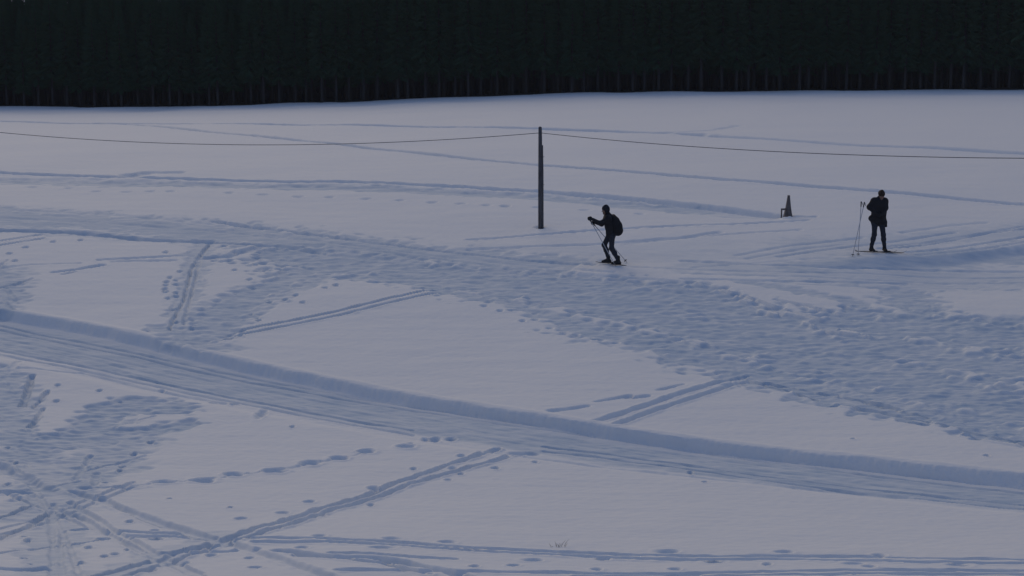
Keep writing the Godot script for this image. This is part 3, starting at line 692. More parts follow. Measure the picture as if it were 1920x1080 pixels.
	pits([[-12.30, 59.98, 0.10, 0.22, 0.10, 0.00], [-13.82, 57.69, 0.10, 0.20, 0.10, 0.00], [-12.46, 61.42, 0.10, 0.23, 0.10, 0.00], [-12.76, 61.15, 0.10, 0.23, 0.10, 0.00]])
	pits([[-6.88, 56.33, 0.09, 0.20, 0.10, 0.00], [-6.78, 54.14, 0.09, 0.18, 0.10, 0.00], [-6.57, 53.15, 0.09, 0.17, 0.10, 0.00], [-6.54, 55.63, 0.09, 0.19, 0.10, 0.00]])
	pits([[-5.95, 51.26, 0.09, 0.16, 0.10, 0.00], [-5.59, 51.59, 0.09, 0.16, 0.10, 0.00], [-6.03, 49.37, 0.08, 0.15, 0.10, 0.00], [-5.96, 49.07, 0.08, 0.15, 0.10, 0.00]])
	pits([[-6.24, 49.86, 0.08, 0.15, 0.10, 0.00], [-5.38, 52.05, 0.09, 0.17, 0.10, 0.00], [-4.72, 52.94, 0.09, 0.17, 0.10, 0.00], [-4.48, 53.29, 0.09, 0.18, 0.10, 0.00]])
	pits([[-5.13, 51.13, 0.08, 0.16, 0.10, 0.00], [-7.41, 48.48, 0.08, 0.15, 0.10, 0.00], [-7.40, 48.19, 0.08, 0.14, 0.10, 0.00], [-8.34, 47.73, 0.08, 0.14, 0.10, 0.00]])
	pits([[-7.70, 58.26, 0.10, 0.21, 0.10, 0.00], [-7.36, 58.51, 0.10, 0.21, 0.10, 0.00], [-8.25, 57.44, 0.09, 0.20, 0.10, 0.00], [-9.58, 58.01, 0.10, 0.21, 0.10, 0.00]])
	pits([[-7.53, 49.07, 0.08, 0.15, 0.10, 0.00], [-8.16, 50.30, 0.08, 0.16, 0.10, 0.00], [-7.34, 55.48, 0.09, 0.19, 0.10, 0.00], [-8.10, 59.11, 0.10, 0.21, 0.10, 0.00]])
	pits([[-13.42, 56.64, 0.09, 0.20, 0.10, 0.00], [-13.59, 58.68, 0.10, 0.21, 0.10, 0.00], [-7.86, 48.77, 0.08, 0.15, 0.10, 0.00], [-8.10, 56.88, 0.09, 0.20, 0.10, 0.00]])
	pass

# ------------------------------------------------------------------ figures: smooth bodies from tapered bones
# bones: [from, to, radius, radius]; joined with a smooth minimum and meshed as surface nets
func flesh(st_verts: PackedVector3Array, st_norms: PackedVector3Array, st_idx: PackedInt32Array, bones: Array, cell: float, blend: float) -> void:
	var lo := Vector3.ONE * 1e9
	var hi := -lo
	for b in bones:
		for k in 2:
			var rr: float = b[2 + k]
			lo = lo.min(b[k] - Vector3.ONE * rr)
			hi = hi.max(b[k] + Vector3.ONE * rr)
	lo -= Vector3.ONE * cell * 2.5
	hi += Vector3.ONE * cell * 2.5
	var nx := int((hi.x - lo.x) / cell) + 2
	var ny := int((hi.y - lo.y) / cell) + 2
	var nz := int((hi.z - lo.z) / cell) + 2
	var f := PackedFloat32Array()
	f.resize(nx * ny * nz)
	f.fill(1.0)
	var near := PackedByteArray()
	near.resize(nx * ny * nz)
	for b in bones:
		var a: Vector3 = b[0]
		var e: Vector3 = b[1]
		var ra: float = b[2]
		var rb: float = b[3]
		var ab := e - a
		var l2 := maxf(ab.length_squared(), 1e-9)
		var pad := maxf(ra, rb) + blend + cell * 2.0
		var i0 := Vector3i(((a.min(e) - Vector3.ONE * pad - lo) / cell).floor()).clamp(Vector3i.ZERO, Vector3i(nx - 1, ny - 1, nz - 1))
		var i1 := Vector3i(((a.max(e) + Vector3.ONE * pad - lo) / cell).ceil()).clamp(Vector3i.ZERO, Vector3i(nx - 1, ny - 1, nz - 1))
		for z in range(i0.z, i1.z + 1):
			for y in range(i0.y, i1.y + 1):
				for x in range(i0.x, i1.x + 1):
					var p := lo + Vector3(x, y, z) * cell
					var t := clampf((p - a).dot(ab) / l2, 0.0, 1.0)
					var g := p.distance_to(a + ab * t) - lerpf(ra, rb, t)
					var i := (z * ny + y) * nx + x
					var v := f[i]
					var h := maxf(blend - absf(g - v), 0.0) / blend
					f[i] = minf(g, v) - h * h * blend * 0.25
					if f[i] < cell * 1.8 and f[i] > -cell * 1.8:
						near[i] = 1
	var cell_vertex := {}
	var base := st_verts.size()
	var corner := [0, 1, nx, nx + 1, nx * ny, nx * ny + 1, nx * ny + nx, nx * ny + nx + 1]
	var edges := [[0, 1], [2, 3], [4, 5], [6, 7], [0, 2], [1, 3], [4, 6], [5, 7], [0, 4], [1, 5], [2, 6], [3, 7]]
	for z in nz - 1:
		for y in ny - 1:
			for x in nx - 1:
				var i := (z * ny + y) * nx + x
				if near[i] == 0 and near[i + nx * ny + nx + 1] == 0:
					continue
				var inside := 0
				for k in 8:
					if f[i + corner[k]] < 0.0:
						inside += 1
				if inside == 0 or inside == 8:
					continue
				var sum := Vector3.ZERO
				var n := 0
				for ed in edges:
					var va := f[i + corner[ed[0]]]
					var vb := f[i + corner[ed[1]]]
					if (va < 0.0) != (vb < 0.0):
						var t := va / (va - vb)
						var pa := Vector3(ed[0] & 1, (ed[0] >> 1) & 1, ed[0] >> 2)
						var pb := Vector3(ed[1] & 1, (ed[1] >> 1) & 1, ed[1] >> 2)
						sum += pa.lerp(pb, t)
						n += 1
				cell_vertex[i] = st_verts.size() - base
				st_verts.append(lo + (Vector3(x, y, z) + sum / n) * cell)
				var gx := f[i + 1] + f[i + nx + 1] - f[i] - f[i + nx] + f[i + nx * ny + 1] - f[i + nx * ny]
				var gy := f[i + nx] + f[i + nx + 1] - f[i] - f[i + 1] + f[i + nx * ny + nx] - f[i + nx * ny]
				var gz := f[i + nx * ny] + f[i + nx * ny + 1] - f[i] - f[i + 1] + f[i + nx * ny + nx] - f[i + nx]
				st_norms.append(Vector3(gx, gy, gz).normalized())
	var strides := [1, nx, nx * ny]
	for i: int in cell_vertex.keys():
		for ax in 3:
			var s1: int = strides[(ax + 1) % 3]
			var s2: int = strides[(ax + 2) % 3]
			var v0 := f[i]
			var v1 := f[i + strides[ax]]
			if (v0 < 0.0) == (v1 < 0.0):
				continue
			if not (cell_vertex.has(i - s1) and cell_vertex.has(i - s2) and cell_vertex.has(i - s1 - s2)):
				continue
			var q := [cell_vertex[i], cell_vertex[i - s1], cell_vertex[i - s1 - s2], cell_vertex[i - s2]]
			if v0 < 0.0:
				q = [q[0], q[3], q[2], q[1]]
			for k in [0, 1, 2, 0, 2, 3]:
				st_idx.append(base + q[k])

# several grids of bones in one mesh: groups of [bones, cell, blend]
func body_mesh(groups: Array) -> ArrayMesh:
	var vs := PackedVector3Array()
	var ns := PackedVector3Array()
	var ix := PackedInt32Array()
	for g in groups:
		var gv := PackedVector3Array()
		var gn := PackedVector3Array()
		var gi := PackedInt32Array()
		flesh(gv, gn, gi, g[0], g[1], g[2])
		var at := vs.size()
		vs.append_array(gv)
		ns.append_array(gn)
		for i in gi:
			ix.append(i + at)
	var arr := []
	arr.resize(Mesh.ARRAY_MAX)
	arr[Mesh.ARRAY_VERTEX] = vs
	arr[Mesh.ARRAY_NORMAL] = ns
	arr[Mesh.ARRAY_INDEX] = ix
	var mesh := ArrayMesh.new()
	mesh.add_surface_from_arrays(Mesh.PRIMITIVE_TRIANGLES, arr)
	return mesh

func b(a: Vector3, e: Vector3, ra: float, rb: float) -> Array:
	return [a, e, ra, rb]

# bones of a head whose centre is at c, looking along face
func head_bones(c: Vector3, face: Vector3, up: Vector3) -> Array:
	var fwd := face.normalized()
	var side := fwd.cross(up).normalized()
	var top := side.cross(fwd).normalized()
	var at := func(s: float, u: float, w: float) -> Vector3: return c + side * s + top * u + fwd * w
	var list := [
		b(at.call(0, 0.03, -0.025), at.call(0, 0.03, 0.015), 0.078, 0.074),
		b(at.call(0, 0.0, 0.02), at.call(0, -0.075, 0.045), 0.062, 0.036),
		b(at.call(0, 0.005, 0.085), at.call(0, -0.025, 0.103), 0.007, 0.012),
		b(at.call(-0.02, -0.056, 0.076), at.call(0.02, -0.056, 0.076), 0.007, 0.007),
		b(at.call(-0.018, -0.066, 0.074), at.call(0.018, -0.066, 0.074), 0.007, 0.007),
		b(at.call(0, -0.09, 0.062), at.call(0, -0.09, 0.055), 0.018, 0.02)]
	for s in [-1.0, 1.0]:
		list.append(b(at.call(s * 0.045, 0.024, 0.072), at.call(s * 0.015, 0.026, 0.082), 0.009, 0.008))
		list.append(b(at.call(s * 0.031, 0.006, 0.071), at.call(s * 0.031, 0.006, 0.073), 0.013, 0.013))
		list.append(b(at.call(s * 0.045, -0.025, 0.055), at.call(s * 0.03, -0.04, 0.06), 0.02, 0.016))
		list.append(b(at.call(s * 0.076, 0.02, -0.005), at.call(s * 0.076, -0.022, 0.0), 0.013, 0.009))
	return list

# a gloved hand that closes round something: wrist, towards the knuckles, out of the back of the hand, and on which side the thumb is
func hand_bones(wrist: Vector3, dir: Vector3, back: Vector3, thumb_side: float, curl: float) -> Array:
	var f := dir.normalized()
	var side := f.cross(back).normalized() * thumb_side
	var n := side.cross(f).normalized() * thumb_side
	if n.dot(back) < 0.0:
		n = -n
	var list := [b(wrist - f * 0.02, wrist + f * 0.02, 0.030, 0.029)]
	var lengths := [[0.043, 0.026, 0.022], [0.048, 0.03, 0.023], [0.044, 0.027, 0.022], [0.034, 0.021, 0.019]]
	for k in 4:
		var s := 0.032 - 0.0213 * k
		var knuckle := wrist + f * (0.095 - 0.006 * absf(k - 1.0)) + side * s
		list.append(b(wrist + f * 0.02 + side * s * 0.6, knuckle, 0.017, 0.012))
		var p := knuckle
		var ang := 0.25
		for j in 3:
			ang += curl * (0.95 if j < 2 else 0.7)
			var q: Vector3 = p + (f * cos(ang) - n * sin(ang)) * lengths[k][j]
			list.append(b(p, q, 0.0115 - 0.001 * j, 0.0105 - 0.001 * j))
			p = q
	var t0 := wrist + f * 0.028 + side * 0.026
	var t1 := t0 + (f * 0.55 + side * 0.6 - n * 0.5).normalized() * 0.042
	var t2 := t1 + (f * 0.75 - n * 0.65 - side * 0.1).normalized() * 0.032
	var t3 := t2 + (f * 0.5 - n * 0.7 - side * 0.5).normalized() * 0.026
	list.append(b(t0, t1, 0.018, 0.014))
	list.append(b(t1, t2, 0.0135, 0.012))
	list.append(b(t2, t3, 0.012, 0.0105))
	return list

func grown(bones: Array, by: float) -> Array:
	var list := []
	for x in bones:
		list.append([x[0], x[1], x[2] + by, x[3] + by])
	return list

func boot_bones(ankle: Vector3, toe: Vector3, sole_y: float) -> Array:
	var fwd := Vector3(toe.x - ankle.x, 0, toe.z - ankle.z).normalized()
	var heel := Vector3(ankle.x, sole_y, ankle.z) - fwd * 0.045
	var tip := Vector3(ankle.x, sole_y, ankle.z) + fwd * 0.155
	return [
		b(ankle + Vector3(0, 0.10, 0), ankle, 0.050, 0.046),
		b(ankle, heel + Vector3(0, 0.042, 0), 0.046, 0.04),
		b(ankle - Vector3(0, 0.015, 0) + fwd * 0.03, tip + Vector3(0, 0.036, 0), 0.042, 0.03),
		b(heel + Vector3(0, 0.028, 0), tip + Vector3(0, 0.026, 0), 0.032, 0.028)]

# a ski as a thin waisted board with an upturned tip, lying from tail to tip along its own -x
func ski_mesh(length: float, wide: float, sink: float, boot := 0.45, tip_lift := 0.07) -> ArrayMesh:
	var secs := []
	var n := 16
	for i in n + 1:
		var t := float(i) / n
		var x := (t - boot) * length
		var lift := tip_lift * pow(maxf(0.0, (t - 0.86) / 0.14), 2.0) + 0.03 * pow(maxf(0.0, (0.06 - t) / 0.06), 2.0) - sink * pow(maxf(0.0, (boot - 0.06 - t) / boot), 1.1)
		var half := wide * 0.5 * (1.0 - 0.12 * sin(PI * t)) * (1.0 if t < 0.93 else sqrt(maxf(0.02, 1.0 - pow((t - 0.93) / 0.072, 2.0))))
		var th := 0.006 + 0.006 * sin(PI * clampf(t, 0.05, 0.95))
		secs.append([Vector3(-x, lift, half), Vector3(-x, lift, -half), Vector3(-x, lift + th, -half * 0.92), Vector3(-x, lift + th, half * 0.92)])
	return loft(secs)

func pole_parts(o: Node3D, tip: Vector3, grip: Vector3, strap_out: Vector3) -> void:
	var dir := (grip - tip).normalized()
	part("shaft", tube_mesh([tip + dir * 0.03, grip - dir * 0.1], [0.0085, 0.0105], 8), M.pole_shaft, o)
	part("tip", tube_mesh([tip - dir * 0.03, tip, tip + dir * 0.05], [0.002, 0.005, 0.007], 8), M.dark_plastic, o)
	var basket := PackedVector3Array()
	var side := dir.cross(Vector3(0.3, 0.1, 0.95)).normalized()
	var up := dir.cross(side)
	var ring := []
	var rad := []
	for k in 11:
		var f := TAU * k / 10.0
		ring.append(tip + dir * 0.055 + (side * cos(f) + up * sin(f)) * 0.042)
		rad.append(0.0055)
	var st := SurfaceTool.new()
	st.begin(Mesh.PRIMITIVE_TRIANGLES)
	tube(st, PackedVector3Array(ring), PackedFloat32Array(rad), 6)
	for k in 4:
		var f := TAU * k / 4.0
		tube(st, PackedVector3Array([tip + dir * 0.065, tip + dir * 0.055 + (side * cos(f) + up * sin(f)) * 0.042]), PackedFloat32Array([0.006, 0.005]), 6)
	st.generate_normals()
	part("basket", st.commit(), M.dark_plastic, o)
	part("grip", tube_mesh([grip - dir * 0.11, grip - dir * 0.09, grip - dir * 0.02, grip + dir * 0.025, grip + dir * 0.04], [0.011, 0.016, 0.0145, 0.019, 0.008], 10), M.dark_plastic, o)
	var loop := []
	var lr := []
	for k in 9:
		var f := PI * 2.0 * k / 8.0
		loop.append(grip + dir * (0.02 - 0.085 * (1.0 - cos(f)) * 0.5) + strap_out * 0.05 * sin(f * 0.5) + dir.cross(strap_out) * 0.025 * sin(f))
		lr.append(0.005)
	part("strap", tube_mesh(loop, lr, 6), M.dark_plastic, o)

# ------------------------------------------------------------------ the skier under way, with the backpack
func moving_skier() -> void:
	var at := on_snow(2.71, 56.33)
	var o := thing("person", "skier leaning forward in black jacket, dark tights and cap, both arms reaching ahead", "person", at)
	# facing -x; +z is towards the viewer
	var hip_n := Vector3(-0.035, 0.83, 0.09)
	var hip_f := Vector3(-0.075, 0.83, -0.09)
	var knee_n := Vector3(-0.045, 0.46, 0.11)
	var knee_f := Vector3(-0.235, 0.52, -0.10)
	var ank_n := Vector3(0.135, 0.125, 0.12)
	var ank_f := Vector3(-0.115, 0.125, -0.12)
	var chest := Vector3(-0.115, 1.16, 0)
	var neck := Vector3(-0.155, 1.345, 0)
	var sh_n := Vector3(-0.15, 1.275, 0.175)
	var sh_f := Vector3(-0.16, 1.275, -0.175)
	var el_n := Vector3(-0.365, 1.16, 0.21)
	var wr_n := Vector3(-0.565, 1.265, 0.16)
	var el_f := Vector3(-0.30, 1.065, -0.21)
	var wr_f := Vector3(-0.465, 1.11, -0.17)
	var head := Vector3(-0.205, 1.475, 0)
	var look := Vector3(-1, -0.10, 0.05)
	var legs := [b(hip_n, knee_n, 0.078, 0.054), b(knee_n, knee_n.lerp(ank_n, 0.35) + Vector3(0.014, 0, 0), 0.053, 0.053), b(knee_n.lerp(ank_n, 0.35) + Vector3(0.014, 0, 0), ank_n, 0.053, 0.036),
		b(hip_f, knee_f, 0.078, 0.054), b(knee_f, knee_f.lerp(ank_f, 0.35) + Vector3(0.014, 0, 0), 0.053, 0.053), b(knee_f.lerp(ank_f, 0.35) + Vector3(0.014, 0, 0), ank_f, 0.053, 0.036)]
	var trunk := [b(hip_n, hip_f, 0.088, 0.088), b(Vector3(-0.06, 0.88, 0.05), Vector3(-0.09, 1.05, 0.05), 0.098, 0.092), b(Vector3(-0.06, 0.88, -0.05), Vector3(-0.09, 1.05, -0.05), 0.098, 0.092),
		b(Vector3(-0.09, 1.05, 0.06), Vector3(-0.13, 1.22, 0.075), 0.1, 0.085), b(Vector3(-0.09, 1.05, -0.06), Vector3(-0.13, 1.22, -0.075), 0.1, 0.085), b(sh_n, sh_f, 0.058, 0.058), b(neck - Vector3(-0.02, 0.05, 0), head - Vector3(-0.03, 0.03, 0), 0.056, 0.05)]
	var arms := [b(sh_n, el_n, 0.05, 0.04), b(el_n, wr_n, 0.04, 0.027), b(sh_f, el_f, 0.05, 0.04), b(el_f, wr_f, 0.04, 0.027)]
	var feet := [b(ank_n, ank_n + Vector3(-0.10, -0.06, 0), 0.03, 0.022), b(ank_f, ank_f + Vector3(-0.10, -0.06, 0), 0.03, 0.022)]
	var h := head_bones(head, look, Vector3.UP)
	var hn := hand_bones(wr_n, Vector3(-1, 0.22, 0.05), Vector3(-0.1, 0.4, 1.0), 1.0, 0.85)
	var hf := hand_bones(wr_f, Vector3(-1, 0.12, -0.05), Vector3(-0.1, 0.4, -1.0), -1.0, 0.85)
	part("body", body_mesh([[legs + trunk + arms + feet, 0.014, 0.05], [h, 0.006, 0.018], [hn, 0.004, 0.008], [hf, 0.004, 0.008]]), M.skin, o)
	# clothes
	var jacket := grown(trunk.slice(1, 6), 0.036) + [b(Vector3(-0.06, 0.82, 0.06), Vector3(-0.07, 0.82, -0.06), 0.115, 0.115), b(Vector3(-0.10, 1.10, 0.04), Vector3(-0.15, 1.22, 0.0), 0.13, 0.105), b(neck - Vector3(-0.035, 0.075, 0), neck + Vector3(0.005, 0.035, 0), 0.1, 0.072), b(neck + Vector3(0.075, -0.03, 0.05), neck + Vector3(0.075, -0.03, -0.05), 0.06, 0.06)]
	for s in [[sh_n, el_n, wr_n], [sh_f, el_f, wr_f]]:
		var cuff: Vector3 = s[1].lerp(s[2], 0.93)
		jacket += [b(s[0], s[1], 0.07, 0.057), b(s[1], cuff, 0.058, 0.042)]
	part("jacket", body_mesh([[jacket, 0.013, 0.045]]), M.black_cloth, o)
	part("tights", body_mesh([[grown(legs, 0.009) + [b(hip_n, hip_f, 0.1, 0.1)], 0.013, 0.05]]), M.navy_cloth, o)
	part("cap", body_mesh([[[b(head + Vector3(0.022, 0.045, 0), head + Vector3(-0.02, 0.05, 0), 0.088, 0.084), b(head + Vector3(0.035, -0.005, 0.03), head + Vector3(0.035, -0.005, -0.03), 0.068, 0.068), b(head + Vector3(0, 0.1, 0), head + Vector3(0.01, 0.105, 0), 0.055, 0.055)], 0.008, 0.03]]), M.knit, o)
	part("glove", body_mesh([[grown(hn, 0.0035), 0.004, 0.007]]), M.glove, o)
	part("glove", body_mesh([[grown(hf, 0.0035), 0.004, 0.007]]), M.glove, o)
	part("boot", body_mesh([[boot_bones(ank_n, ank_n + Vector3(-1, 0, 0), 0.03), 0.009, 0.03]]), M.boot, o)
	part("boot", body_mesh([[boot_bones(ank_f, ank_f + Vector3(-1, 0, 0), 0.03), 0.009, 0.03]]), M.boot, o)
	# backpack
	var bag := thing("backpack", "black backpack on the back of the skier who leans forward", "backpack", at)
	var shell := []
	for z in [-0.085, 0.085]:
		shell += [b(Vector3(0.0, 1.285, z * 0.8), Vector3(0.06, 1.18, z), 0.062, 0.09), b(Vector3(0.06, 1.18, z), Vector3(0.105, 1.05, z), 0.09, 0.118), b(Vector3(0.105, 1.05, z), Vector3(0.118, 0.935, z), 0.118, 0.125)]
	for y in [[0.0, 1.285, 0.062], [0.06, 1.18, 0.09], [0.105, 1.05, 0.118], [0.118, 0.935, 0.125]]:
		shell.append(b(Vector3(y[0], y[1], -0.085), Vector3(y[0], y[1], 0.085), y[2], y[2]))
	part("bag_shell", body_mesh([[shell, 0.012, 0.06]]), M.bag, bag)
	part("front_pocket", body_mesh([[[b(Vector3(0.18, 1.04, 0.055), Vector3(0.18, 1.04, -0.055), 0.055, 0.055), b(Vector3(0.195, 0.93, 0.06), Vector3(0.195, 0.93, -0.06), 0.065, 0.065), b(Vector3(0.18, 1.04, 0.0), Vector3(0.195, 0.93, 0.0), 0.06, 0.065)], 0.011, 0.04]]), M.bag_light, bag)
	for s in [-1.0, 1.0]:
		part("shoulder_strap", tube_mesh([Vector3(0.03, 1.27, s * 0.085), Vector3(-0.05, 1.335, s * 0.1), Vector3(-0.15, 1.36, s * 0.105), Vector3(-0.24, 1.28, s * 0.1), Vector3(-0.25, 1.16, s * 0.115), Vector3(-0.18, 1.04, s * 0.16), Vector3(-0.02, 0.95, s * 0.17)], [0.014, 0.016, 0.018, 0.018, 0.016, 0.012, 0.01], 8), M.bag_light, bag)
	part("carry_handle", tube_mesh([Vector3(0.05, 1.30, 0.03), Vector3(0.045, 1.335, 0.02), Vector3(0.045, 1.335, -0.02), Vector3(0.05, 1.30, -0.03)], [0.007, 0.007, 0.007, 0.007], 6), M.bag_light, bag)
	# poles, planted behind
	var grip_n := wr_n + Vector3(-0.075, 0.0, -0.012)
	var tip_n := Vector3(0.055, 0.0, 0.27)
	tip_n.y = snow_at(at.x + tip_n.x, -(at.z + tip_n.z)) - at.y + 0.02
	var pn := thing("ski_pole", "slanting ski pole in the raised hand of the skier who leans forward", "ski pole", at)
	pole_parts(pn, tip_n, grip_n, Vector3(0.2, -0.2, 1).normalized())
	var grip_f := wr_f + Vector3(-0.075, -0.01, 0.012)
	var tip_f := Vector3(0.385, 0.0, -0.3)
	tip_f.y = snow_at(at.x + tip_f.x, -(at.z + tip_f.z)) - at.y + 0.02
	var pf := thing("ski_pole", "ski pole in the lower hand of the forward leaning skier, its tip behind the boots", "ski pole", at)
	pole_parts(pf, tip_f, grip_f, Vector3(0.2, -0.2, -1).normalized())
	# skis
	for s in [[ank_f, "front ski of the forward leaning skier, its tip to the left", -0.04], [ank_n, "rear ski under the trailing boot of the forward leaning skier", 0.04]]:
		var a: Vector3 = s[0]
		var sk := thing("ski", s[1], "ski", Vector3(at.x + a.x - 0.06, snow_at(at.x + a.x, -(at.z + a.z)) + 0.02, at.z + a.z))
		sk.rotation.y = s[2]
		part("board", ski_mesh(1.6, 0.065, 0.30, 0.82 if a.z < 0 else 0.86, 0.035), M.ski, sk)
		part("binding", loft([rect(-0.06, 0.008, 0, 0.05, 0.024), rect(-0.06, 0.03, 0, 0.042, 0.02)]), M.dark_plastic, sk)

# ------------------------------------------------------------------ the skier standing with a bowed head
func standing_skier() -> void:
	var at := on_snow(10.09, 58.01)
	var o := thing("person", "skier standing with bowed head, hands at the waist, dark jacket flaring at the hips", "person", at)
	var hip_l := Vector3(-0.095, 0.84, 0.0)
	var hip_r := Vector3(0.095, 0.84, 0.0)
	var knee_l := Vector3(-0.105, 0.50, 0.05)
	var knee_r := Vector3(0.145, 0.49, 0.05)
	var ank_l := Vector3(-0.165, 0.125, 0.0)
	var ank_r := Vector3(0.20, 0.125, -0.03)
	var neck := Vector3(0.03, 1.49, 0.03)
	var head := Vector3(0.05, 1.605, 0.10)
	var look := Vector3(0.12, -0.62, 1.0)
	var sh_l := Vector3(-0.125, 1.425, 0.0)
	var sh_r := Vector3(0.155, 1.42, 0.0)
	var el_l := Vector3(-0.25, 1.265, 0.02)
	var wr_l := Vector3(-0.09, 1.10, 0.20)
	var el_r := Vector3(0.17, 1.25, 0.05)
	var wr_r := Vector3(0.09, 1.10, 0.21)
	var legs := [b(hip_l, knee_l, 0.08, 0.053), b(knee_l, knee_l.lerp(ank_l, 0.35) + Vector3(0, 0, -0.02), 0.052, 0.053), b(knee_l.lerp(ank_l, 0.35) + Vector3(0, 0, -0.02), ank_l, 0.053, 0.036),
		b(hip_r, knee_r, 0.08, 0.053), b(knee_r, knee_r.lerp(ank_r, 0.35) + Vector3(0, 0, -0.02), 0.052, 0.053), b(knee_r.lerp(ank_r, 0.35) + Vector3(0, 0, -0.02), ank_r, 0.053, 0.036)]
	var trunk := [b(hip_l, hip_r, 0.09, 0.09), b(Vector3(-0.05, 0.9, 0), Vector3(-0.045, 1.1, 0), 0.1, 0.095), b(Vector3(0.06, 0.9, 0), Vector3(0.07, 1.1, 0), 0.1, 0.095),
		b(Vector3(-0.05, 1.1, 0), Vector3(-0.07, 1.35, -0.01), 0.1, 0.09), b(Vector3(0.07, 1.1, 0), Vector3(0.11, 1.34, -0.01), 0.1, 0.09), b(sh_l, sh_r, 0.06, 0.06), b(neck - Vector3(0, 0.07, 0.03), head - Vector3(0, 0.02, 0.03), 0.058, 0.052)]
	var arms := [b(sh_l, el_l, 0.05, 0.04), b(el_l, wr_l, 0.04, 0.027), b(sh_r, el_r, 0.05, 0.04), b(el_r, wr_r, 0.04, 0.027)]
	var feet := [b(ank_l, ank_l + Vector3(0.035, -0.06, 0.09), 0.03, 0.022), b(ank_r, ank_r + Vector3(0.02, -0.06, 0.098), 0.03, 0.022)]
	var h := head_bones(head, look, Vector3(0, 1, 0.3))
	var hl := hand_bones(wr_l, Vector3(0.8, -0.25, 0.15), Vector3(0, 0.5, 1), 1.0, 0.6)
	var hr := hand_bones(wr_r, Vector3(-0.8, -0.25, 0.1), Vector3(0, 0.5, 1), -1.0, 0.6)
	part("body", body_mesh([[legs + trunk + arms + feet, 0.014, 0.05], [h, 0.006, 0.018], [hl, 0.004, 0.008], [hr, 0.004, 0.008]]), M.skin, o)
	var jacket := grown(trunk.slice(1, 6), 0.046) + [b(neck - Vector3(0, 0.1, 0.02), neck + Vector3(0, 0.03, -0.01), 0.12, 0.082), b(neck - Vector3(0, 0.03, 0.02), sh_l, 0.075, 0.07), b(neck - Vector3(0, 0.03, 0.02), sh_r, 0.075, 0.07)]
	for s in [[sh_l, el_l, wr_l], [sh_r, el_r, wr_r]]:
		jacket += [b(s[0], s[1], 0.09, 0.084), b(s[1], s[1].lerp(s[2], 0.92), 0.08, 0.052)]
	# open skirts of the jacket, flaring over the hips
	jacket += [b(Vector3(-0.06, 0.98, 0.0), Vector3(-0.195, 0.95, 0.02), 0.11, 0.085), b(Vector3(0.08, 0.98, 0.0), Vector3(0.15, 0.84, 0.02), 0.115, 0.09), b(Vector3(0.15, 0.84, 0.03), Vector3(0.215, 0.735, 0.02), 0.085, 0.036), b(Vector3(-0.15, 0.95, 0.0), Vector3(-0.13, 0.82, 0.0), 0.08, 0.07), b(Vector3(-0.07, 0.84, -0.02), Vector3(0.09, 0.82, -0.02), 0.105, 0.105)]
	part("jacket", body_mesh([[jacket, 0.013, 0.04]]), M.black_cloth, o)
	part("tights", body_mesh([[grown(legs, 0.01) + [b(hip_l, hip_r, 0.1, 0.1)], 0.013, 0.05]]), M.navy_cloth, o)
	var fwd := look.normalized()
	var top := (Vector3(0, 1, 0.3) - fwd * fwd.dot(Vector3(0, 1, 0.3))).normalized()
	part("hair", body_mesh([[[b(head + top * 0.04 - fwd * 0.035, head + top * 0.055 + fwd * 0.01, 0.092, 0.086), b(head - fwd * 0.06 - top * 0.03, head - fwd * 0.05 + top * 0.03, 0.062, 0.08), b(head + top * 0.1, head + top * 0.115 - fwd * 0.02, 0.058, 0.05), b(head + top * 0.135 - fwd * 0.01, head + top * 0.14, 0.03, 0.03)], 0.008, 0.03]]), M.hair, o)
	part("glove", body_mesh([[grown(hl, 0.003), 0.004, 0.007]]), M.glove, o)
	part("glove", body_mesh([[grown(hr, 0.003), 0.004, 0.007]]), M.glove, o)
	part("boot", body_mesh([[boot_bones(ank_l, ank_l + Vector3(0.35, 0, 0.9), 0.03), 0.009, 0.03]]), M.boot, o)
	part("boot", body_mesh([[boot_bones(ank_r, ank_r + Vector3(0.2, 0, 1.0), 0.03), 0.009, 0.03]]), M.boot, o)
	for s in [[ank_l, "ski of the standing skier that reaches left to the planted poles", PI - 0.30, 1.15, 0.02], [ank_r, "ski of the standing skier that points to the right", PI - 0.42, 1.0, 0.08]]:
		var a: Vector3 = s[0]
		var sk := thing("ski", s[1], "ski", Vector3(at.x + a.x + 0.06, snow_at(at.x + a.x, -(at.z + a.z)) + 0.022, at.z + a.z + 0.05))
		sk.rotation.y = s[2]
		part("board", ski_mesh(s[3], 0.068, s[4]), M.ski, sk)
		part("binding", loft([rect(-0.06, 0.008, 0, 0.05, 0.024), rect(-0.06, 0.03, 0, 0.042, 0.02)]), M.dark_plastic, sk)
	# the two poles stuck in the snow beside the skier, crossing
	var foot1 := on_snow(9.47, 57.44, -0.02)
	var foot2 := on_snow(9.29, 57.28, 0.0)
	var p1 := thing("ski_pole", "upright ski pole planted in the snow beside the standing skier", "ski pole", foot1)
	pole_parts(p1, Vector3.ZERO, Vector3(0.03, 1.48, 0.05), Vector3(1, 0, 0.2).normalized())
	var p2 := thing("ski_pole", "leaning ski pole planted beside the standing skier, crossing the upright pole", "ski pole", foot2)
	pole_parts(p2, Vector3.ZERO, Vector3(0.285, 1.46, -0.06), Vector3(0.9, 0, 0.5).normalized())

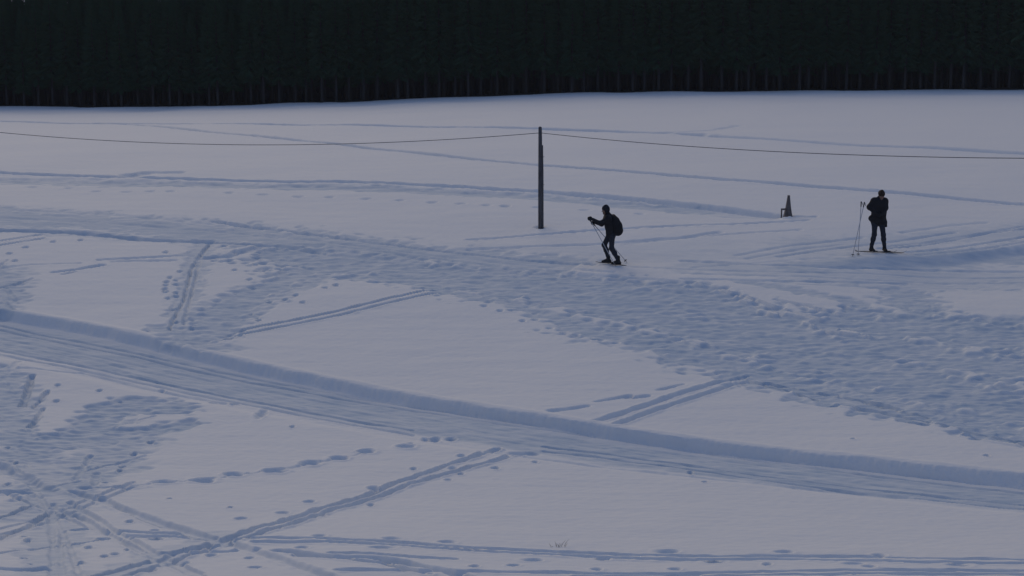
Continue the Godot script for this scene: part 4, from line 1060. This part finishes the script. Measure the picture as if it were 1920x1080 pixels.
# ------------------------------------------------------------------ pole with cable, wooden stand, dry stalks
func utility_pole(at: Vector3, tall: float, label: String, leaned := 0.0) -> Node3D:
	var o := thing("wooden_pole", label, "pole", at, "wooden poles that carry the cable")
	part("post", tube_mesh([Vector3(0.008, -0.4, 0), Vector3(0, tall * 0.3, 0), Vector3(-0.006, tall * 0.7, 0), Vector3(-0.015, tall - 0.05, 0), Vector3(-0.015, tall - 0.012, 0), Vector3(-0.015, tall, 0)], [0.072, 0.07, 0.062, 0.052, 0.046, 0.024], 12), M.grey_wood, o)
	part("splint", loft([rect(0.068, -0.4, 0.01, 0.03, 0.05, 0.012), rect(0.062, tall * 0.55, 0.01, 0.026, 0.046, 0.012), rect(0.052, tall * 0.815, 0.008, 0.021, 0.04, 0.012)]), M.grey_wood, o)
	for f in [0.42, 0.7]:
		part("binding_wire", tube_mesh(ring_points(Vector3(0.025, tall * f, 0.004), 0.088, 0.078), ring_radii(), 6), M.dark_metal, o)
	part("insulator", tube_mesh([Vector3(-0.015, tall - 0.172, 0.05), Vector3(-0.015, tall - 0.172, 0.085), Vector3(-0.015, tall - 0.172, 0.10)], [0.018, 0.024, 0.012], 8), M.dark_metal, o)
	return o

func ring_points(c: Vector3, rx: float, rz: float) -> Array:
	var l := []
	for k in 13:
		l.append(c + Vector3(rx * cos(TAU * k / 12.0), 0, rz * sin(TAU * k / 12.0)))
	return l

func ring_radii() -> Array:
	var l := []
	for k in 13:
		l.append(0.004)
	return l

func cable(from: Vector3, to: Vector3, sag: float, label: String) -> void:
	var pts := []
	var rad := []
	for i in 41:
		var t := i / 40.0
		var p := from.lerp(to, t)
		p.y -= 4.0 * sag * t * (1.0 - t)
		pts.append(p - from)
		rad.append(0.009)
	var o := thing("overhead_cable", label, "cable", from, "spans of the thin cable")
	part("cable_span", tube_mesh(pts, rad, 6), M.cable, o)

func wooden_stand() -> void:
	var at := on_snow(8.45, 64.53)
	var o := thing("wooden_stand", "small dark tapered wooden stand with a side arm on a short leg", "stand", at)
	for k in 4:
		var q := Basis(Vector3.UP, PI * 0.5 * k)
		var n: Vector3 = q * Vector3(0, 0, 1)
		var s: Vector3 = q * Vector3(1, 0, 0)
		var secs := []
		for e in [[-0.1, 0.152, 0.152], [0.30, 0.078, 0.078], [0.66, 0.035, 0.033]]:
			var y: float = e[0]
			var hw: float = e[1]
			var off := Vector3(0.012 * y / 0.66, y, 0)
			secs.append([off + n * hw - s * hw, off + n * hw + s * (hw - 0.019), off + n * (hw - 0.018) + s * (hw - 0.019), off + n * (hw - 0.018) - s * hw])
		part("board", loft(secs), M.stand_wood, o)
	part("top_cap", loft([rect(0.012, 0.66, 0, 0.04, 0.04), rect(0.012, 0.685, 0, 0.034, 0.034)]), M.stand_wood, o)
	var leg_at := Vector3(-0.235, 0, 0.30)
	var foot := snow_at(at.x + leg_at.x, -(at.z + leg_at.z)) - at.y
	part("leg", loft([rect(leg_at.x, foot - 0.1, leg_at.z, 0.021, 0.021), rect(leg_at.x, foot + 0.292, leg_at.z, 0.021, 0.021)]), M.stand_wood, o)
	var a := Vector3(leg_at.x - 0.02, foot + 0.27, leg_at.z + 0.012)
	var e := Vector3(-0.03, foot + 0.235, 0.05)
	var up := Vector3(0, 0.026, 0)
	var w := Vector3(0.0, 0, 0.018)
	part("side_arm", loft([[a - up - w, a - up + w, a + up + w, a + up - w], [e - up - w, e - up + w, e + up + w, e + up - w]]), M.stand_wood, o)

func stalks() -> void:
	var at := on_snow(0.63, 28.40)
	var o := thing("dry_grass_tuft", "small tuft of dry stalks poking out of the snow near the bottom", "grass tuft", at)
	for k in 11:
		var lean := Vector3(rng.randf_range(-0.6, 0.6), 1.0, rng.randf_range(-0.4, 0.4)).normalized()
		var l := rng.randf_range(0.06, 0.15)
		var foot := Vector3(rng.randf_range(-0.11, 0.13), -0.03, rng.randf_range(-0.05, 0.05))
		part("stalk", tube_mesh([foot, foot + lean * l * 0.6, foot + lean * l + Vector3(lean.x * 0.03, -0.01, 0)], [0.003, 0.0025, 0.001], 5), M.straw, o)

# ------------------------------------------------------------------ the wood
func spruce_crown(seed_: int, tall: float, start: float, wide: float) -> ArrayMesh:
	var r := RandomNumberGenerator.new()
	r.seed = seed_
	var st := SurfaceTool.new()
	st.begin(Mesh.PRIMITIVE_TRIANGLES)
	var y := start
	while y < tall - 0.1:
		var t := (y - start) / (tall - start)
		var reach := wide * (1.0 - pow(t, 1.25)) * (0.65 + 0.35 * minf(1.0, t * 5.0)) + 0.06
		var n := 7 if t < 0.85 else 5
		var turn := r.randf() * TAU
		for k in n:
			var ang := turn + TAU * k / n + r.randf_range(-0.3, 0.3)
			var len := reach * r.randf_range(0.7, 1.12)
			var out := Vector3(cos(ang), 0, sin(ang))
			var side := Vector3(-out.z, 0, out.x)
			var pitch := lerpf(-0.35, 0.7, t) + r.randf_range(-0.15, 0.15)
			var root := Vector3(0, y + r.randf_range(-0.1, 0.1), 0)
			var mid := root + out * len * 0.55 + Vector3.UP * len * 0.55 * pitch - Vector3.UP * len * 0.12
			var tip := root + out * len + Vector3.UP * len * pitch - Vector3.UP * len * 0.12 * (1.0 - t)
			for f in 2:
				var a := root.lerp(mid, 0.15)
				var wv := side * (0.10 + len * 0.13) if f == 0 else Vector3.UP * (0.06 + len * 0.07)
				for v in [a, mid + wv, mid - wv, mid + wv, tip, mid - wv]:
					st.add_vertex(v)
			for s in 6:
				var g := 0.25 + 0.13 * s
				var p := root.lerp(mid, g / 0.55) if g < 0.55 else mid.lerp(tip, (g - 0.55) / 0.45)
				var sg := 1.0 if s % 2 == 0 else -1.0
				var spray := (side * sg * r.randf_range(0.5, 1.0) + out * 0.6 - Vector3.UP * r.randf_range(0.1, 0.75)).normalized() * (0.13 + len * 0.26) * (1.15 - g * 0.6)
				var half := spray.cross(Vector3.UP).normalized() * 0.045 + out * 0.03
				for v in [p - half, p + spray, p + half, p + Vector3(0, 0.05, 0), p + spray * 0.9 - Vector3(0, 0.03, 0), p - Vector3(0, 0.05, 0)]:
					st.add_vertex(v)
		y += lerpf(0.30, 0.2, t) * r.randf_range(0.85, 1.15)
	st.generate_normals()
	return st.commit()

func spruce_trunk(seed_: int, tall: float) -> ArrayMesh:
	var r := RandomNumberGenerator.new()
	r.seed = seed_ + 900
	var pts := []
	var rad := []
	for i in 8:
		var t := i / 7.0
		pts.append(Vector3(r.randf_range(-0.04, 0.04) * t, -0.5 + (tall + 0.4) * t, r.randf_range(-0.04, 0.04) * t))
		rad.append(lerpf(0.125, 0.012, t))
	var st := SurfaceTool.new()
	st.begin(Mesh.PRIMITIVE_TRIANGLES)
	tube(st, PackedVector3Array(pts), PackedFloat32Array(rad), 7)
	for k in 9:
		var h := r.randf_range(0.7, 2.6)
		var a := r.randf() * TAU
		var o := Vector3(cos(a), r.randf_range(-0.35, 0.05), sin(a))
		tube(st, PackedVector3Array([Vector3(0, h, 0), Vector3(0, h, 0) + o * r.randf_range(0.3, 0.8)]), PackedFloat32Array([0.016, 0.005]), 4)
	st.generate_normals()
	return st.commit()

func plant_wood() -> void:
	var kinds := []
	var joined: Array[ArrayMesh] = []
	for k in 6:
		var tall: float = [9.4, 9.9, 10.4, 9.0, 10.9, 9.6][k]
		var o := Node3D.new()
		var c := spruce_crown(40 + k, tall, [2.3, 2.0, 2.6, 1.7, 2.5, 2.1][k], [1.45, 1.3, 1.5, 1.25, 1.55, 1.35][k])
		var t := spruce_trunk(40 + k, tall)
		part("trunk", t, M.bark, o)
		part("crown", c, M.needles, o)
		kinds.append(o)
		var both := ArrayMesh.new()
		both.add_surface_from_arrays(Mesh.PRIMITIVE_TRIANGLES, t.surface_get_arrays(0))
		both.surface_set_material(0, M.bark)
		both.add_surface_from_arrays(Mesh.PRIMITIVE_TRIANGLES, c.surface_get_arrays(0))
		both.surface_set_material(1, M.needles)
		joined.append(both)
	# the trees of the edge, one by one, in two staggered rows
	for row in 2:
		var x: float = -41.0 + 0.5 * row
		while x < 41.0:
			var d := 150.6 + 1.5 * row + rng.randf_range(-0.35, 0.5)
			var o: Node3D = kinds[rng.randi() % 6].duplicate()
			o.name = numbered("spruce_tree")
			add_child(o, true)
			o.position = Vector3(x + rng.randf_range(-0.22, 0.22), land(x, d) - 0.05, -d)
			o.rotation.y = rng.randf() * TAU
			# the planted edge stands a little lower towards the left
			var size := lerpf(0.80, 0.98, sm((x + 38.0) / 60.0)) * rng.randf_range(0.90, 1.10)
			o.scale = Vector3(1, 1, 1) * size
			o.set_meta("category", "tree")
			if row == 0:
				o.set_meta("label", "dark spruce with a bare lower trunk in the front row along the snowfield")
				o.set_meta("group", "front row of spruces at the edge of the wood")
			else:
				o.set_meta("label", "dark spruce in the second row, seen between the front trunks of the wood")
				o.set_meta("group", "second row of spruces at the edge of the wood")
			x += rng.randf_range(0.9, 1.2) if row == 0 else rng.randf_range(1.0, 1.35)
	# the mass of the wood behind
	var o := Node3D.new()
	o.name = "spruce_wood"
	add_child(o, true)
	o.set_meta("label", "dense dark spruce wood filling the space behind the front rows")
	o.set_meta("category", "wood")
	o.set_meta("kind", "stuff")
	var spots := [[], [], [], [], [], []]
	for row in 36:
		var x := -62.0 - row + rng.randf()
		while x < 62.0 + row:
			var d := 153.4 + row * 1.7 + maxf(0.0, row - 14.0) * 1.1 + rng.randf_range(-0.5, 0.5)
			var size := lerpf(0.84, 1.0, sm((x + 38.0) / 60.0)) * rng.randf_range(0.9, 1.06)
			spots[rng.randi() % 6].append(Transform3D(Basis(Vector3.UP, rng.randf() * TAU).scaled(Vector3.ONE * size), Vector3(x, land(x, d) - 0.05, -d)))
			x += rng.randf_range(0.95, 1.4)
	for k in 6:
		var mm := MultiMesh.new()
		mm.transform_format = MultiMesh.TRANSFORM_3D
		mm.mesh = joined[k]
		mm.instance_count = spots[k].size()
		for i in spots[k].size():
			mm.set_instance_transform(i, spots[k][i])
		var mi := MultiMeshInstance3D.new()
		mi.name = "trees"
		mi.multimesh = mm
		mi.set_meta("kind", "stuff")
		o.add_child(mi, true)
	for k in kinds:
		k.free()

func forest_floor() -> void:
	# brown litter under the trees, where no snow lies
	var st := SurfaceTool.new()
	st.begin(Mesh.PRIMITIVE_TRIANGLES)
	st.set_smooth_group(0)
	var n := 160
	var rows := [150.15, 150.9, 152.0, 154.0, 158.0, 164.0, 172.0, 190.0, 220.0, 260.0, 320.0, 400.0]
	for r in rows.size() - 1:
		for i in n:
			var q := []
			for e in [[0, 0], [0, 1], [1, 0], [1, 1]]:
				var x: float = (-64.0 + 128.0 * (i + e[0]) / n) * maxf(1.0, rows[r + e[1]] / 160.0 * 1.0 + (rows[r + e[1]] - 160.0) * 0.012)
				var d: float = rows[r + e[1]]
				if r + e[1] == 0:
					d += 0.25 * n_lump.get_noise_2d(x * 1.2, 7.0)
				q.append(Vector3(x, land(x, d) + (0.05 if r + e[1] > 0 else -0.02), -d))
			for v in [q[0], q[1], q[2], q[2], q[1], q[3]]:
				st.add_vertex(v)
	st.generate_normals()
	var o := MeshInstance3D.new()
	o.name = "forest_floor"
	o.mesh = st.commit()
	o.material_override = M.litter
	o.set_meta("kind", "structure")
	add_child(o, true)

func materials() -> void:
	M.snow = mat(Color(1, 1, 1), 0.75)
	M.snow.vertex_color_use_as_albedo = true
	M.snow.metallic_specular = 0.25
	M.bark = mat(Color(0.045, 0.044, 0.044), 0.95, 0.8, 2.0)
	M.needles = mat(Color(0.040, 0.082, 0.048), 1.0)
	M.needles.metallic_specular = 0.0
	M.litter = mat(Color(0.028, 0.024, 0.020), 1.0, 0.5, 1.5)
	M.grey_wood = wood(Color(0.14, 0.14, 0.155), Vector3(4.0, 0.35, 4.0))
	M.stand_wood = wood(Color(0.22, 0.20, 0.20), Vector3(5.0, 0.8, 5.0))
	M.cable = mat(Color(0.07, 0.078, 0.10), 0.9)
	M.dark_metal = mat(Color(0.08, 0.08, 0.085), 0.5)
	M.straw = mat(Color(0.16, 0.14, 0.11), 0.9)
	M.skin = mat(Color(0.24, 0.15, 0.115), 0.6)
	M.black_cloth = mat(Color(0.022, 0.022, 0.026), 0.9, 0.5, 6.0)
	M.navy_cloth = mat(Color(0.030, 0.034, 0.046), 0.9, 0.3, 9.0)
	M.knit = mat(Color(0.022, 0.023, 0.030), 1.0, 0.8, 14.0)
	M.glove = mat(Color(0.02, 0.02, 0.022), 0.8, 0.3, 12.0)
	M.boot = mat(Color(0.022, 0.022, 0.025), 0.6)
	M.bag = mat(Color(0.018, 0.018, 0.021), 0.85, 0.4, 8.0)
	M.bag_light = mat(Color(0.028, 0.028, 0.032), 0.8, 0.4, 10.0)
	M.hair = mat(Color(0.035, 0.024, 0.018), 0.8, 0.7, 12.0)
	M.pole_shaft = mat(Color(0.46, 0.47, 0.50), 0.45)
	M.dark_plastic = mat(Color(0.03, 0.03, 0.033), 0.55)
	M.ski = mat(Color(0.045, 0.048, 0.06), 0.8)

func _ready() -> void:
	rng.seed = 20
	set_up_light()
	materials()
	lay_grid()
	carve()
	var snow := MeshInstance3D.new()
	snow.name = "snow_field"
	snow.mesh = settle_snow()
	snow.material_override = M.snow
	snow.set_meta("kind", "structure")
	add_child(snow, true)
	forest_floor()
	plant_wood()
	var base := on_snow(0.84, 62.27, 0.065)
	utility_pole(base, 2.964, "weathered grey wooden pole with a splint, standing in the snow left of the skiers")
	var left := Vector3(-18.207, land(-18.2, 70.0), -70.0)
	var right := Vector3(18.768, land(18.7, 40.0), -40.0)
	utility_pole(left, 2.0 - left.y + 0.172, "short wooden cable pole past the left edge of the field")
	utility_pole(right, 5.3 - right.y + 0.172, "tall wooden cable pole past the right edge of the field")
	var hook := base + Vector3(-0.015, 2.792, 0.087)
	cable(hook, Vector3(left.x - 0.015, 2.0, left.z + 0.087), 0.45, "thin dark cable sagging from the wooden pole to the left")
	cable(hook, Vector3(right.x - 0.015, 5.3, right.z + 0.087), 0.45, "thin dark cable sagging from the wooden pole to the right")
	wooden_stand()
	moving_skier()
	standing_skier()
	stalks()
